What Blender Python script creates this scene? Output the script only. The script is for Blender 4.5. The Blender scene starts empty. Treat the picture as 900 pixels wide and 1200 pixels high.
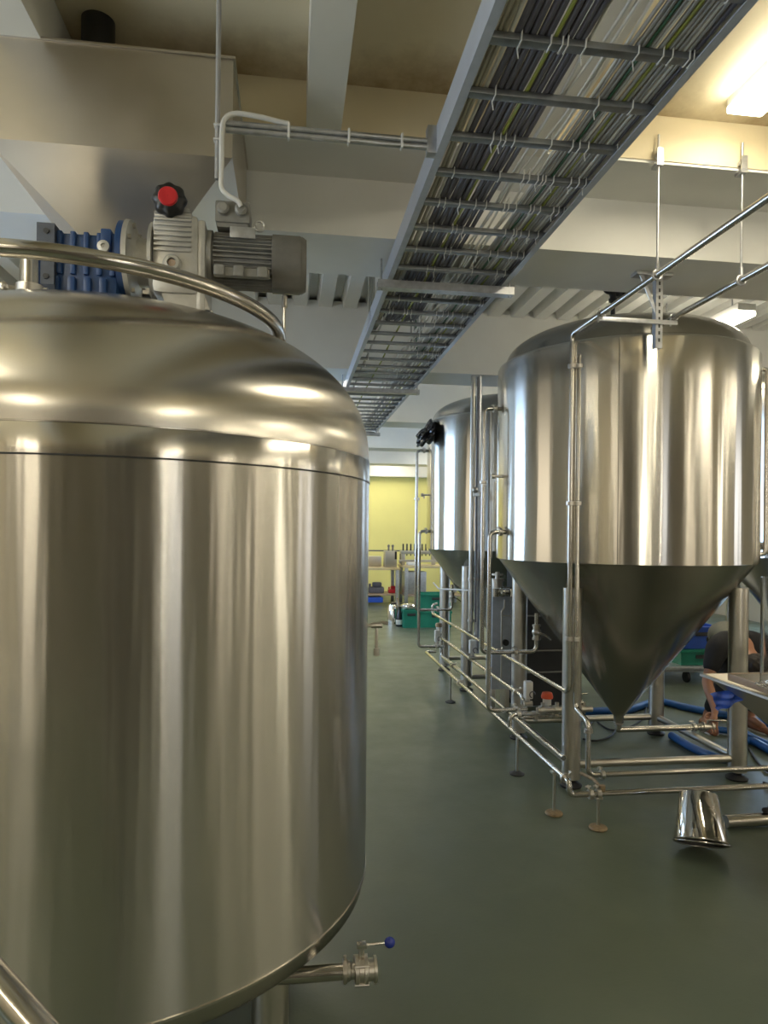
import bpy, bmesh, math, random
from mathutils import Vector, Matrix
random.seed(7)
S = bpy.context.scene
COL = S.collection
PI = math.pi
V = Vector

# ---------------------------------------------------------------- camera
F, CX, CY = 800.0, 450.0, 622.0
EYE, YAW, ROLL = 1.6, math.radians(7.8), math.radians(0.6)
cam = bpy.data.cameras.new('camera'); co = bpy.data.objects.new('camera', cam); COL.objects.link(co)
cam.sensor_fit = 'VERTICAL'; cam.sensor_height = 36.0; cam.sensor_width = 27.0
cam.lens = F / 1200 * 36.0; cam.shift_y = (CY - 600) / 1200
cam.clip_start = 0.05; cam.clip_end = 100
co.matrix_world = Matrix.Translation((0, 0, EYE)) @ Matrix.Rotation(-YAW, 4, 'Z') @ Matrix.Rotation(PI / 2, 4, 'X') @ Matrix.Rotation(ROLL, 4, 'Z')
S.camera = co

def at(px, py, Y):
    """a point of the place on the cross plane at depth Y, as measured on the photograph"""
    u, v = px - CX, py - CY
    c, s = math.cos(ROLL), math.sin(ROLL)
    u, v = u * c + v * s, -u * s + v * c
    dx, dz = u / F, -v / F
    wx = dx * math.cos(YAW) + math.sin(YAW); wy = -dx * math.sin(YAW) + math.cos(YAW)
    t = Y / wy
    return V((wx * t, Y, EYE + dz * t))

# ---------------------------------------------------------------- materials
def nmat(name):
    m = bpy.data.materials.new(name); m.use_nodes = True
    n = m.node_tree.nodes; l = m.node_tree.links
    return m, n, l, n['Principled BSDF']
def setc(b, col, rough=.5, metal=0., spec=None):
    b.inputs['Base Color'].default_value = (*col, 1); b.inputs['Roughness'].default_value = rough
    b.inputs['Metallic'].default_value = metal
    if spec is not None: b.inputs['Specular IOR Level'].default_value = spec
def ramp(n, l, fac, stops):
    r = n.new('ShaderNodeValToRGB'); e = r.color_ramp.elements
    while len(e) < len(stops): e.new(.5)
    for k, (p, c) in enumerate(stops):
        e[k].position = p; e[k].color = (*c, 1) if len(c) == 3 else c
    l.new(fac, r.inputs[0]); return r.outputs[0]
def noise(n, l, scale, detail=3, rough=.55, vec=None, coord='Object', stretch=None):
    t = n.new('ShaderNodeTexNoise'); t.inputs['Scale'].default_value = scale
    t.inputs['Detail'].default_value = detail; t.inputs['Roughness'].default_value = rough
    if vec is None:
        tc = n.new('ShaderNodeTexCoord'); vec = tc.outputs[coord]
        if stretch:
            mp = n.new('ShaderNodeMapping'); mp.inputs['Scale'].default_value = stretch
            l.new(vec, mp.inputs[0]); vec = mp.outputs[0]
    l.new(vec, t.inputs['Vector']); return t.outputs['Fac']
def flat(name, col, rough=.5, metal=0., var=.08, scale=6, spec=None, bump=0):
    """plain surface with a little uneven wear"""
    m, n, l, b = nmat(name); setc(b, col, rough, metal, spec)
    f = noise(n, l, scale, 4)
    lo = tuple(max(0, c * (1 - var)) for c in col); hi = tuple(min(1, c * (1 + var)) for c in col)
    l.new(ramp(n, l, f, [(.3, lo), (.7, hi)]), b.inputs['Base Color'])
    mr = n.new('ShaderNodeMapRange'); mr.inputs[1].default_value = .3; mr.inputs[2].default_value = .7
    mr.inputs[3].default_value = max(.02, rough * .85); mr.inputs[4].default_value = min(1, rough * 1.15)
    l.new(f, mr.inputs[0]); l.new(mr.outputs[0], b.inputs['Roughness'])
    if bump:
        bp = n.new('ShaderNodeBump'); bp.inputs['Strength'].default_value = 1; bp.inputs['Distance'].default_value = bump
        l.new(noise(n, l, scale * 8, 3), bp.inputs['Height']); l.new(bp.outputs[0], b.inputs['Normal'])
    return m
def brushed(name, col, rough, aniso, wave, freq=9, zs=.06, rot=.25):
    """rolled sheet steel: brushed around the shell, slightly wavy from plate to plate"""
    m, n, l, b = nmat(name); setc(b, col, rough, 1)
    b.inputs['Anisotropic'].default_value = aniso; b.inputs['Anisotropic Rotation'].default_value = rot
    tg = n.new('ShaderNodeTangent'); tg.direction_type = 'RADIAL'; tg.axis = 'Z'; l.new(tg.outputs[0], b.inputs['Tangent'])
    tc = n.new('ShaderNodeTexCoord')
    mp = n.new('ShaderNodeMapping'); mp.inputs['Scale'].default_value = (1, 1, 0); l.new(tc.outputs['Object'], mp.inputs[0])
    nz = n.new('ShaderNodeVectorMath'); nz.operation = 'NORMALIZE'; l.new(mp.outputs[0], nz.inputs[0])
    m2 = n.new('ShaderNodeMapping'); m2.inputs['Scale'].default_value = (0, 0, zs); l.new(tc.outputs['Object'], m2.inputs[0])
    ad = n.new('ShaderNodeVectorMath'); ad.operation = 'ADD'; l.new(nz.outputs[0], ad.inputs[0]); l.new(m2.outputs[0], ad.inputs[1])
    h = noise(n, l, freq, 2, .45, vec=ad.outputs[0])
    bp = n.new('ShaderNodeBump'); bp.inputs['Strength'].default_value = 1; bp.inputs['Distance'].default_value = wave
    l.new(h, bp.inputs['Height']); l.new(bp.outputs[0], b.inputs['Normal'])
    g = noise(n, l, 2.2, 3, .5, coord='Object', stretch=(1, 1, .5))
    mr = n.new('ShaderNodeMapRange'); mr.inputs[1].default_value = .3; mr.inputs[2].default_value = .7
    mr.inputs[3].default_value = rough * .96; mr.inputs[4].default_value = rough * 1.04
    l.new(g, mr.inputs[0]); l.new(mr.outputs[0], b.inputs['Roughness'])
    return m
def emit(name, col, strength):
    m, n, l, b = nmat(name); setc(b, (0, 0, 0), .4)
    b.inputs['Emission Color'].default_value = (*col, 1); b.inputs['Emission Strength'].default_value = strength
    return m

M = {}
M['shell_l'] = brushed('brushed_steel_plate', (.62, .595, .55), .262, .95, .0034, 11)
M['dome'] = brushed('satin_steel_dome', (.60, .57, .51), .235, .75, .0007, 3, .8, 0)
M['band'] = brushed('smooth_steel_band', (.64, .615, .57), .22, .9, .0026, 11, .06)
M['mirror'] = brushed('polished_steel_band', (.68, .65, .61), .07, 0, .0010, 6, .3)
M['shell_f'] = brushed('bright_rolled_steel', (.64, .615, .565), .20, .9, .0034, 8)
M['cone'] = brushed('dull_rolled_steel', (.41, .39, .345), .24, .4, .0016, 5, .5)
M['steel'] = flat('polished_pipe_steel', (.54, .515, .47), .2, 1, .05, 12)
M['satin'] = flat('satin_steel', (.58, .55, .50), .33, 1, .06, 9)
M['hopper'] = flat('hopper_sheet_steel', (.56, .52, .46), .35, 1, .06, 4)
M['zinc'] = flat('galvanised_steel', (.50, .51, .53), .42, 1, .15, 30)
M['zinc_dark'] = flat('dull_galvanised_steel', (.30, .31, .32), .45, 1, .15, 30)
M['rail'] = flat('painted_grey_metal', (.42, .45, .50), .4, 0, .08, 20)
M['grey_paint'] = flat('grey_enamel', (.17, .165, .15), .45, 0, .18, 14)
M['light_alu'] = flat('cast_aluminium', (.55, .54, .50), .42, .6, .1, 22, bump=.0006)
M['motor'] = flat('dusty_motor_grey', (.27, .265, .24), .5, .2, .2, 18)
M['dark_gap'] = flat('dark_recess_metal', (.035, .035, .035), .6, 0, .2, 10)
M['blue'] = flat('blue_enamel', (.02, .06, .17), .36, 0, .15, 12)
M['blue_plate'] = flat('grey_blue_casting', (.07, .08, .10), .5, .2, .2, 30)
M['black'] = flat('black_plastic', (.012, .012, .013), .36, 0, .2, 12)
M['rubber'] = flat('black_rubber', (.016, .016, .017), .6, 0, .2, 12)
M['red'] = flat('red_plastic', (.55, .02, .025), .35, 0, .08, 12)
M['orange'] = flat('orange_plastic', (.75, .10, .03), .4, 0, .08, 12)
M['white_plastic'] = flat('white_plastic', (.72, .71, .68), .4, 0, .05, 12)
M['ball_blue'] = flat('blue_knob_plastic', (.01, .03, .28), .22, 0, .05, 12)
M['rust'] = flat('rusty_steel', (.30, .22, .13), .6, .5, .3, 40)
M['cream'] = flat('cream_paint', (.74, .715, .63), .5, 0, .05, 2.5)
M['buff'] = flat('buff_yellow', (.70, .605, .40), .5, 0, .05, 2.5)
M['white'] = flat('white_paint', (.77, .765, .73), .55, 0, .05, 2)
M['wall'] = flat('pale_wall_paint', (.74, .69, .58), .6, 0, .05, 2)
M['tanwall'] = flat('tan_wall_paint', (.42, .38, .31), .6, 0, .05, 2)
M['dkwall'] = flat('brown_wall_paint', (.13, .11, .085), .6, 0, .08, 2)
M['yellow'] = flat('yellow_wall_paint', (.82, .77, .30), .6, 0, .04, 1)
M['frame'] = flat('window_frame_paint', (.45, .45, .45), .5, 0, .05, 5)
M['wood'] = flat('pale_plywood', (.58, .47, .27), .5, 0, .12, 7)
M['board'] = flat('brown_board_edge', (.42, .31, .22), .5, 0, .12, 7)
M['green_crate'] = flat('green_plastic_crate', (.012, .20, .13), .45, 0, .12, 9)
M['blue_crate'] = flat('blue_plastic_crate', (.02, .08, .42), .4, 0, .12, 9)
M['blue_film'] = flat('blue_plastic_film', (.03, .10, .55), .36, 0, .25, 14)
M['hose'] = flat('blue_hose_rubber', (.015, .10, .34), .4, 0, .12, 12)
M['bag'] = flat('black_plastic_film', (.012, .012, .015), .22, 0, .2, 12)
M['glassy'] = None
M['c_dark'] = flat('dark_grey_cable', (.115, .108, .125), .5, 0, .15, 20)
M['c_grey'] = flat('mid_grey_cable', (.36, .355, .345), .5, 0, .12, 20)
M['c_white'] = flat('off_white_cable', (.66, .65, .61), .45, 0, .06, 20)
M['c_beige'] = flat('beige_cable', (.44, .41, .33), .5, 0, .08, 20)
M['c_green'] = flat('green_cable', (.035, .11, .055), .5, 0, .1, 20)
M['c_yg'] = flat('yellow_green_cable', (.30, .33, .06), .5, 0, .1, 20)
M['skin'] = flat('skin', (.42, .21, .13), .5, 0, .08, 10)
M['shirt'] = flat('olive_grey_shirt', (.20, .19, .14), .8, 0, .12, 25)
M['dark_cloth'] = flat('black_cloth', (.016, .016, .018), .8, 0, .2, 25)
M['shoe'] = flat('brown_leather', (.20, .075, .035), .5, 0, .15, 20)
M['hair'] = flat('dark_hair', (.03, .022, .015), .6, 0, .3, 60)
M['lamp'] = emit('fluorescent_diffuser', (1, .91, .70), 27)
M['day'] = emit('daylight_pane', (.48, .69, 1.0), 13)
M['glow_soft'] = emit('added_white_pane', (.95, .95, .95), 2.0)
M['day_mid'] = emit('overcast_pane', (.74, .87, 1.0), 5.0)
M['glow_amber'] = emit('added_amber_pane', (1.0, .87, .66), 1.5)
M['glow_streak'] = emit('added_streak_pane', (1.0, .95, .82), 22)
M['glow_warm'] = emit('added_warm_pane', (1.0, .92, .72), 8)

def mat_ceiling():
    m, n, l, b = nmat('stained_ceiling_panel'); setc(b, (.6, .5, .3), .6)
    a = noise(n, l, 1.3, 5, .6); base = ramp(n, l, a, [(.3, (.74, .65, .46)), (.7, (.83, .74, .53))])
    # brown damp stains that gather in front of the beam flange
    tc = n.new('ShaderNodeTexCoord'); sp = n.new('ShaderNodeSeparateXYZ'); l.new(tc.outputs['Object'], sp.inputs[0])
    mr = n.new('ShaderNodeMapRange'); mr.inputs[1].default_value = 2.35; mr.inputs[2].default_value = 3.05; l.new(sp.outputs[1], mr.inputs[0])
    st = noise(n, l, 1.6, 6, .65, stretch=(1.2, 1, 1))
    mu = n.new('ShaderNodeMath'); mu.operation = 'MULTIPLY'; l.new(mr.outputs[0], mu.inputs[0]); l.new(st, mu.inputs[1])
    rp = ramp(n, l, mu.outputs[0], [(.28, (0, 0, 0)), (.62, (1, 1, 1))])
    mx = n.new('ShaderNodeMix'); mx.data_type = 'RGBA'; l.new(rp, mx.inputs[0]); l.new(base, mx.inputs[6]); mx.inputs[7].default_value = (.27, .17, .06, 1)
    l.new(mx.outputs[2], b.inputs['Base Color']); return m
M['ceil'] = mat_ceiling()
def mat_floor():
    m, n, l, b = nmat('green_epoxy_floor'); setc(b, (.06, .08, .065), .3)
    a = noise(n, l, .9, 6, .62); c = ramp(n, l, a, [(.25, (.078, .098, .068)), (.5, (.100, .120, .082)), (.75, (.122, .142, .096))])
    f = noise(n, l, 75, 2, .5); sp = ramp(n, l, f, [(.74, (0, 0, 0)), (.80, (1, 1, 1))])
    big = noise(n, l, 1.7, 3, .5); bg = ramp(n, l, big, [(.52, (0, 0, 0)), (.66, (.5, .5, .5))])
    mu = n.new('ShaderNodeMath'); mu.operation = 'MULTIPLY'; l.new(sp, mu.inputs[0]); l.new(bg, mu.inputs[1])
    mx = n.new('ShaderNodeMix'); mx.data_type = 'RGBA'; l.new(mu.outputs[0], mx.inputs[0]); l.new(c, mx.inputs[6]); mx.inputs[7].default_value = (.13, .14, .11, 1)
    l.new(c, b.inputs['Base Color'])
    r = noise(n, l, 2.2, 6, .65); mr = n.new('ShaderNodeMapRange'); mr.inputs[1].default_value = .3; mr.inputs[2].default_value = .7
    mr.inputs[3].default_value = .30; mr.inputs[4].default_value = .48; l.new(r, mr.inputs[0]); l.new(mr.outputs[0], b.inputs['Roughness'])
    bp = n.new('ShaderNodeBump'); bp.inputs['Distance'].default_value = .0006; l.new(noise(n, l, 60, 3), bp.inputs['Height']); l.new(bp.outputs[0], b.inputs['Normal'])
    return m
M['floor'] = mat_floor()
def mat_glass():
    m, n, l, b = nmat('clear_acrylic'); setc(b, (.93, .95, .97), .06); b.inputs['Transmission Weight'].default_value = 1; b.inputs['IOR'].default_value = 1.2
    f = noise(n, l, 8); mr = n.new('ShaderNodeMapRange'); mr.inputs[3].default_value = .04; mr.inputs[4].default_value = .16; l.new(f, mr.inputs[0]); l.new(mr.outputs[0], b.inputs['Roughness'])
    return m
M['glassy'] = mat_glass()

# ---------------------------------------------------------------- mesh builder
ORG = {}
class MB:
    def __init__(s): s.v = []; s.f = []
    def add(s, vs, fs):
        o = len(s.v); s.v += [V(p) for p in vs]; s.f += [[i + o for i in f] for f in fs]; return s
    def box(s, lo, hi, bev=0, mat=None):
        bm = bmesh.new(); bmesh.ops.create_cube(bm, size=1)
        lo, hi = V(lo), V(hi)
        for v in bm.verts: v.co = V([(lo[i] + hi[i]) / 2 + v.co[i] * (hi[i] - lo[i]) for i in range(3)])
        if bev: bmesh.ops.bevel(bm, geom=bm.edges[:] + bm.verts[:], offset=bev, segments=2, affect='EDGES', profile=.6)
        return s.bm(bm, mat)
    def bm(s, bm, mat=None):
        bm.verts.index_update()
        s.add([(mat @ v.co) if mat else v.co.copy() for v in bm.verts], [[v.index for v in f.verts] for f in bm.faces]); bm.free(); return s
    def tube(s, pts, r, seg=12, cap=True, closed=False):
        """round bar swept along a path; r may be one radius or one per point"""
        pts = [V(p) for p in pts]; n = len(pts); rs = r if isinstance(r, (list, tuple)) else [r] * n
        tan = []
        for i in range(n):
            a = pts[i - 1] if (i or closed) else pts[i]; b = pts[(i + 1) % n] if (i < n - 1 or closed) else pts[i]
            tan.append((b - a).normalized())
        t0 = tan[0]; up = V((0, 0, 1)) if abs(t0.z) < .9 else V((1, 0, 0))
        nrm = (up - t0 * up.dot(t0)).normalized(); vs = []; fs = []
        for i in range(n):
            if i:
                q = tan[i - 1].rotation_difference(tan[i]); nrm = q @ nrm
                nrm = (nrm - tan[i] * nrm.dot(tan[i])).normalized()
            bn = tan[i].cross(nrm)
            for k in range(seg):
                a = 2 * PI * k / seg; vs.append(pts[i] + (nrm * math.cos(a) + bn * math.sin(a)) * rs[i])
        for i in range(n if closed else n - 1):
            j = (i + 1) % n
            for k in range(seg):
                k2 = (k + 1) % seg; fs.append([i * seg + k, i * seg + k2, j * seg + k2, j * seg + k])
        if cap and not closed:
            fs.append(list(range(seg - 1, -1, -1))); fs.append([(n - 1) * seg + k for k in range(seg)])
        return s.add(vs, fs)
    def cyl(s, a, b, r, seg=24, r2=None): return s.tube([a, b], [r, r if r2 is None else r2], seg)
    def lathe(s, prof, c=(0, 0, 0), axis='Z', seg=96, a0=0, a1=2 * PI):
        full = abs(a1 - a0 - 2 * PI) < 1e-6; ns = seg if full else seg + 1; vs = []; fs = []; c = V(c)
        for (r, z) in prof:
            for k in range(ns):
                a = a0 + (a1 - a0) * k / seg; p = V((r * math.cos(a), r * math.sin(a), z))
                if axis == 'X': p = V((p.z, p.x, p.y))
                if axis == 'Y': p = V((p.y, p.z, p.x))
                vs.append(c + p)
        for i in range(len(prof) - 1):
            for k in range(seg):
                k2 = (k + 1) % ns
                fs.append([i * ns + k, i * ns + k2, (i + 1) * ns + k2, (i + 1) * ns + k])
        return s.add(vs, fs)
    def sphere(s, c, r, seg=20, sc=(1, 1, 1)):
        bm = bmesh.new(); bmesh.ops.create_uvsphere(bm, u_segments=seg, v_segments=seg // 2 + 2, radius=r)
        return s.bm(bm, Matrix.Translation(c) @ Matrix.Diagonal((*sc, 1)))
    def prism(s, poly, axis, a, b):
        """closed outline extruded along one axis; poly in the two other axes"""
        def mk(p, t):
            if axis == 'X': return V((t, p[0], p[1]))
            if axis == 'Y': return V((p[0], t, p[1]))
            return V((p[0], p[1], t))
        n = len(poly)
        return s.add([mk(p, a) for p in poly] + [mk(p, b) for p in poly],
                     [list(range(n))[::-1], list(range(n, 2 * n))] + [[i, (i + 1) % n, n + (i + 1) % n, n + i] for i in range(n)])
    def build(s, name, mat, parent=None, smooth=35, org=None):
        me = bpy.data.meshes.new(name)
        if parent is not None: o0 = ORG[parent]
        elif org is not None: o0 = V(org)
        else:
            lo = V([min(p[i] for p in s.v) for i in range(3)]); hi = V([max(p[i] for p in s.v) for i in range(3)])
            o0 = V(((lo.x + hi.x) / 2, (lo.y + hi.y) / 2, lo.z))
        me.from_pydata([p - o0 for p in s.v], [], s.f); 
        bm = bmesh.new(); bm.from_mesh(me); bmesh.ops.remove_doubles(bm, verts=bm.verts, dist=1e-5)
        bmesh.ops.recalc_face_normals(bm, faces=bm.faces); bm.to_mesh(me); bm.free()
        me.shade_smooth(); me.set_sharp_from_angle(angle=math.radians(smooth))
        me.materials.append(M[mat]); o = bpy.data.objects.new(name, me); COL.objects.link(o)
        if parent is not None: o.parent = parent
        else: o.location = o0
        ORG[o] = o0; return o
def fillet(pts, r, n=6):
    pts = [V(p) for p in pts]; out = [pts[0]]
    for i in range(1, len(pts) - 1):
        p, a, b = pts[i], pts[i - 1], pts[i + 1]
        u, w = (a - p), (b - p); rr = min(r, u.length * .49, w.length * .49); u.normalize(); w.normalize()
        if abs(u.dot(w)) > .999: out.append(p); continue
        ang = u.angle(w); d = min(rr / math.tan(ang / 2), (a - p).length * .49, (b - p).length * .49)
        s, e = p + u * d, p + w * d
        for k in range(n + 1):
            t = k / n; out.append(s * (1 - t) ** 2 + p * 2 * t * (1 - t) + e * t * t)
    out.append(pts[-1]); return out
def spline(pts, n=8):
    pts = [V(p) for p in pts]; out = []
    for i in range(len(pts) - 1):
        p0 = pts[max(i - 1, 0)]; p1 = pts[i]; p2 = pts[i + 1]; p3 = pts[min(i + 2, len(pts) - 1)]
        for k in range(n):
            t = k / n
            out.append(.5 * ((2 * p1) + (p2 - p0) * t + (2 * p0 - 5 * p1 + 4 * p2 - p3) * t * t + (3 * p1 - p0 - 3 * p2 + p3) * t ** 3))
    out.append(pts[-1]); return out
def empty(name, loc):
    o = bpy.data.objects.new(name, None); o.empty_display_size = .1; COL.objects.link(o); o.location = loc; ORG[o] = V(loc); return o
def tag(o, label, cat, group=None, kind=None):
    o['label'] = label; o['category'] = cat
    if group: o['group'] = group
    if kind: o['kind'] = kind
    return o
def thing(name, loc, label, cat, group=None): return tag(empty(name, loc), label, cat, group)
def struct(o): o['kind'] = 'structure'; return o
def copy_tree(o, parent=None, loc=None):
    c = o.copy(); COL.objects.link(c); ORG[c] = ORG[o]
    if parent is not None: c.parent = parent
    if loc is not None: c.location = loc; ORG[c] = V(loc)
    for ch in list(o.children): copy_tree(ch, c)
    return c
# ---------------------------------------------------------------- the room
XL, XR, YB, YF, ZT = -3.0, 8.5, -3.5, 17.0, 3.75
struct(MB().box((XL - .2, YB - .2, -.1), (XR + .2, YF + .2, 0)).build('floor', 'floor', org=(0, 0, 0)))
struct(MB().box((XL, YB, 3.58), (XR, 3.4, 3.64)).build('ceiling', 'ceil', org=(0, 0, 0)))
def deck():
    b = MB(); p = .225; x = XL; poly = []
    while x < XR:
        for dx, z in ((0, 3.72), (.06, 3.72), (.085, 3.62), (.20, 3.62)): poly.append((x + dx, z))
        x += p
    poly += [(XR, 3.8), (XL, 3.8)]
    return b.prism(poly, 'Y', 3.4, YF)
struct(deck().build('ceiling', 'white', org=(0, 3.4, 3.6)))

def wall_x(name, x0, x1, ya, yb, wins, mat, sill, head):
    b = MB(); b.box((x0, ya, 0), (x1, yb, sill)); b.box((x0, ya, head), (x1, yb, ZT + .05)); y = ya
    for (a, c) in wins: b.box((x0, y, sill), (x1, a, head)); y = c
    b.box((x0, y, sill), (x1, yb, head)); return struct(b.build(name, mat, org=(x0, ya, 0)))
def wall_y(name, y0, y1, xa, xb, wins, mat, sill, head):
    b = MB(); b.box((xa, y0, 0), (xb, y1, sill)); b.box((xa, y0, head), (xb, y1, ZT + .05)); x = xa
    for (a, c) in wins: b.box((x, y0, sill), (a, y1, head)); x = c
    b.box((x, y0, sill), (xb, y1, head)); return struct(b.build(name, mat, org=(xa, y0, 0)))
WN = [0]
def window(axis, plane, a, c, sill, head, pane):
    """frame with one mullion, pane set back in the wall opening"""
    WN[0] += 1; b = MB(); t = .05; th = .06
    def bx(u0, u1, z0, z1, p0, p1):
        if axis == 'X': return ((p0, u0, z0), (p1, u1, z1))
        return ((u0, p0, z0), (u1, p1, z1))
    for r in ((a, a + t, sill, head), (c - t, c, sill, head), (a + t, c - t, sill, sill + t), (a + t, c - t, head - t, head)):
        b.box(*bx(*r, plane - th / 2, plane + th / 2))
    if c - a > 1.3:
        m = (a + c) / 2; b.box(*bx(m - .025, m + .025, sill + t, head - t, plane - th / 2, plane + th / 2))
    o = struct(b.build('window_%d' % WN[0], 'frame'))
    MB().box(*bx(a + t, c - t, sill + t, head - t, plane - .006, plane + .006)).build('pane', pane, o)
LW = [(.1, 2.1, 'day_mid'), (4.0, 5.3, 'glow_amber'), (7.2, 8.8, 'day'), (11.0, 12.0, 'day')]  # the amber window is added in place of a bright stretch of wall
wall_x('wall_left', XL - .2, XL, YB, YF, [(a, c) for a, c, _ in LW], 'wall', 1.0, 2.95)
for a, c, p in LW: window('X', XL - .1, a, c, 1.0, 2.95, p)
RW = [(-2.7, -1.3, 'glow_amber'), (.2, .65, 'glow_warm'), (2.4, 3.2, 'glow_soft'), (9.0, 11.0, 'day')]  # unseen windows, added for the pale streaks they reflect in the tanks
wall_x('wall_right', XR, XR + .2, YB, YF, [(a, c) for a, c, _ in RW], 'tanwall', .9, 3.0)
for a, c, p in RW: window('X', XR + .1, a, c, .9, 3.0, p)
BW = [(-2.8, -1.9, 'glow_amber'), (.78, 1.45, 'glow_warm'), (2.58, 2.74, 'glow_streak'), (3.0, 3.7, 'glow_soft'), (5.9, 7.6, 'glow_amber')]  # unseen glowing windows added to streak the tank shells with reflections
wall_y('wall_back', YB - .2, YB, XL - .2, XR + .2, [(a, c) for a, c, _ in BW], 'dkwall', 1.0, 3.1)
for a, c, p in BW: window('Y', YB - .1, a, c, 1.0, 3.1, p)
struct(MB().box((XL - .2, YF, 0), (XR + .2, YF + .2, ZT + .05)).build('wall_front', 'yellow', org=(0, YF, 0)))

TN = [0]
def trim(b, mat='cream', org=None):
    TN[0] += 1; return struct(b.build('trim_%d' % TN[0], mat, org=org))
trim(MB().prism([(3.40, 3.07), (3.93, 3.07), (3.93, 3.60), (3.035, 3.60), (3.035, 3.355), (3.40, 3.355)], 'X', XL, XR), 'white')
trim(MB().box((XL, 3.012 + .018, 3.368), (XR, 3.035, 3.58)), 'buff')  # yellower board over the flange face, white lip left below it
for y in (6.2, 9.1, 12.0, 14.8): trim(MB().box((XL, y, 3.07), (XR, y + .5, 3.68)), 'white')
trim(MB().box((XL, 16.75, 2.95), (XR, 17.0, 3.7)), 'white')
trim(MB().box((.12, -1.3, 0), (.70, -.85, 3.6)), 'dkwall')  # unseen pillar added to block a back window's reflection in the left vessel
for x in (-1.05, .05, 1.0, 2.75, 4.2, 5.7): trim(MB().box((x, YB, 3.34), (x + .15, 3.04, 3.6)))

# ---------------------------------------------------------------- ceiling lights
def light(x, y, z, label, group=None, hang=False):
    o = thing('ceiling_light', (x, y, z), label, 'ceiling light', group)
    MB().prism([(x - .07, z + .05), (x - .07, z), (x + .07, z), (x + .07, z + .05)], 'Y', y - .62, y + .62).build('housing', 'white_plastic', o)
    MB().box((x - .085, y - .6, z - .03), (x + .085, y + .6, z), .008).build('diffuser', 'lamp', o)
    if hang:
        for s in (-.45, .45): MB().cyl((x, y + s, z + .05), (x, y + s, 3.63), .006, 8).build('hanger', 'zinc', o)
    return o
light(2.018, 2.25, 3.53, 'lit fluorescent ceiling light at the top right, right of the cable tray')
light(3.25, 5.15, 3.22, 'lit fluorescent tube light seen above the dome of the large right tank', hang=True)
for k, (x, y) in enumerate(((-1.9, .9), (4.9, .9), (2.0, -1.8), (-1.9, -2.0), (5.4, -2.0), (6.6, 2.4), (6.8, -.8))):  # unseen lamps added for tank reflections and to brighten beam and right wall
    light(x, y, 3.12, 'added fluorescent light hanging over the front of the brewhouse, out of the picture', 'added front lights', True)
for k, (x, y) in enumerate(((5.9, 5.1), (3.4, 8.1), (6.2, 8.1), (.0, 8.0), (.2, 10.9), (3.4, 10.9), (.3, 13.7), (3.2, 13.7), (1.0, 15.9), (5.0, 15.9), (-1.5, 15.9), (-1.6, 14.4), (2.4, 15.9))):  # rear rows repeat the front fixtures; extra ones added to brighten the end wall
    light(x, y, 3.40, 'repeated or added fluorescent ceiling light between the rear ceiling beams', 'rear ceiling lights', True)

# ---------------------------------------------------------------- cable tray
TX0, TX1, TZ = .502, 1.158, 2.95
tray = thing('cable_tray', (.83, 1.0, TZ), 'long galvanised ladder cable tray running under the ceiling beams', 'cable tray')
MB().prism([(TX0, TZ), (TX0 + .028, TZ), (TX0 + .028, TZ + .004), (TX0 + .004, TZ + .004), (TX0 + .004, TZ + .096), (TX0 + .022, TZ + .096), (TX0 + .022, TZ + .1), (TX0, TZ + .1)], 'Y', .5, 9.6).build('side_rail', 'rail', tray)
MB().prism([(TX1, TZ), (TX1 - .028, TZ), (TX1 - .028, TZ + .004), (TX1 - .004, TZ + .004), (TX1 - .004, TZ + .096), (TX1 - .022, TZ + .096), (TX1 - .022, TZ + .1), (TX1, TZ + .1)], 'Y', .5, 9.6).build('side_rail', 'rail', tray)
RP = .2375; RY = [1.83 + RP * k for k in range(-5, 33)]
for y in RY:
    MB().box((TX0 + .004, y - .016, TZ + .006), (TX1 - .004, y + .016, TZ + .026), .003).build('rung', 'zinc_dark', tray)
for y in (4.55, 7.4):
    for x0, x1 in ((TX0 - .006, TX0), (TX1, TX1 + .006)):
        MB().box((x0, y - .14, TZ + .02), (x1, y + .14, TZ + .08), .002).build('splice_plate', 'zinc', tray)
for k, y in enumerate((3.66, 6.44, 9.34)):
    o = thing('tray_support', (.83, y, TZ), ('galvanised strut and rods holding the cable tray under the nearest beam',
              'galvanised strut and rods holding the cable tray under the second beam', 'galvanised strut and rods holding the far end of the cable tray')[k], 'bracket')
    MB().prism([(y - .03, TZ - .042), (y + .03, TZ - .042), (y + .03, TZ), (y + .018, TZ), (y + .018, TZ - .032), (y - .018, TZ - .032), (y - .018, TZ), (y - .03, TZ)], 'X', TX0 - .05, TX1 + .05).build('strut', 'zinc', o)
    for x in (TX0 - .03, TX1 + .03): MB().cyl((x, y, TZ - .05), (x, y, 3.075), .006, 8).build('rod', 'zinc', o)
# cables: (x, radius, material, end Y, layer)
cab = []
for k in range(3): cab.append((.538 + .016 * k, .0075, 'c_beige', 4.7, 0))
cab.append((.586, .006, 'c_white', 9.4, 0))
for k in range(5): cab.append((.608 + .0225 * k, .0105, 'c_dark', 4.45, 0))
cab.append((.716, .006, 'c_yg', 7.6, 0))
for k in range(4): cab.append((.736 + .022 * k, .0095, 'c_dark', 4.4, 0))
for k in range(3): cab.append((.64 + .055 * k, .010, 'c_dark', 4.5, 1))
for x in (.832, .85, .878, .90, .925): cab.append((x, .0052, 'c_white', 9.3, 0))
for k in range(3): cab.append((.945 + .0135 * k, .0062, 'c_grey', 9.3, 0))
cab.append((.987, .0052, 'c_green', 5.2, 0))
for k in range(3): cab.append((1.0 + .014 * k, .0065, ('c_grey', 'c_white', 'c_grey')[k], 9.3, 0))
cab.append((1.042, .0058, 'c_yg', 9.3, 0)); cab.append((1.056, .006, 'c_grey', 4.8, 0))
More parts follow.
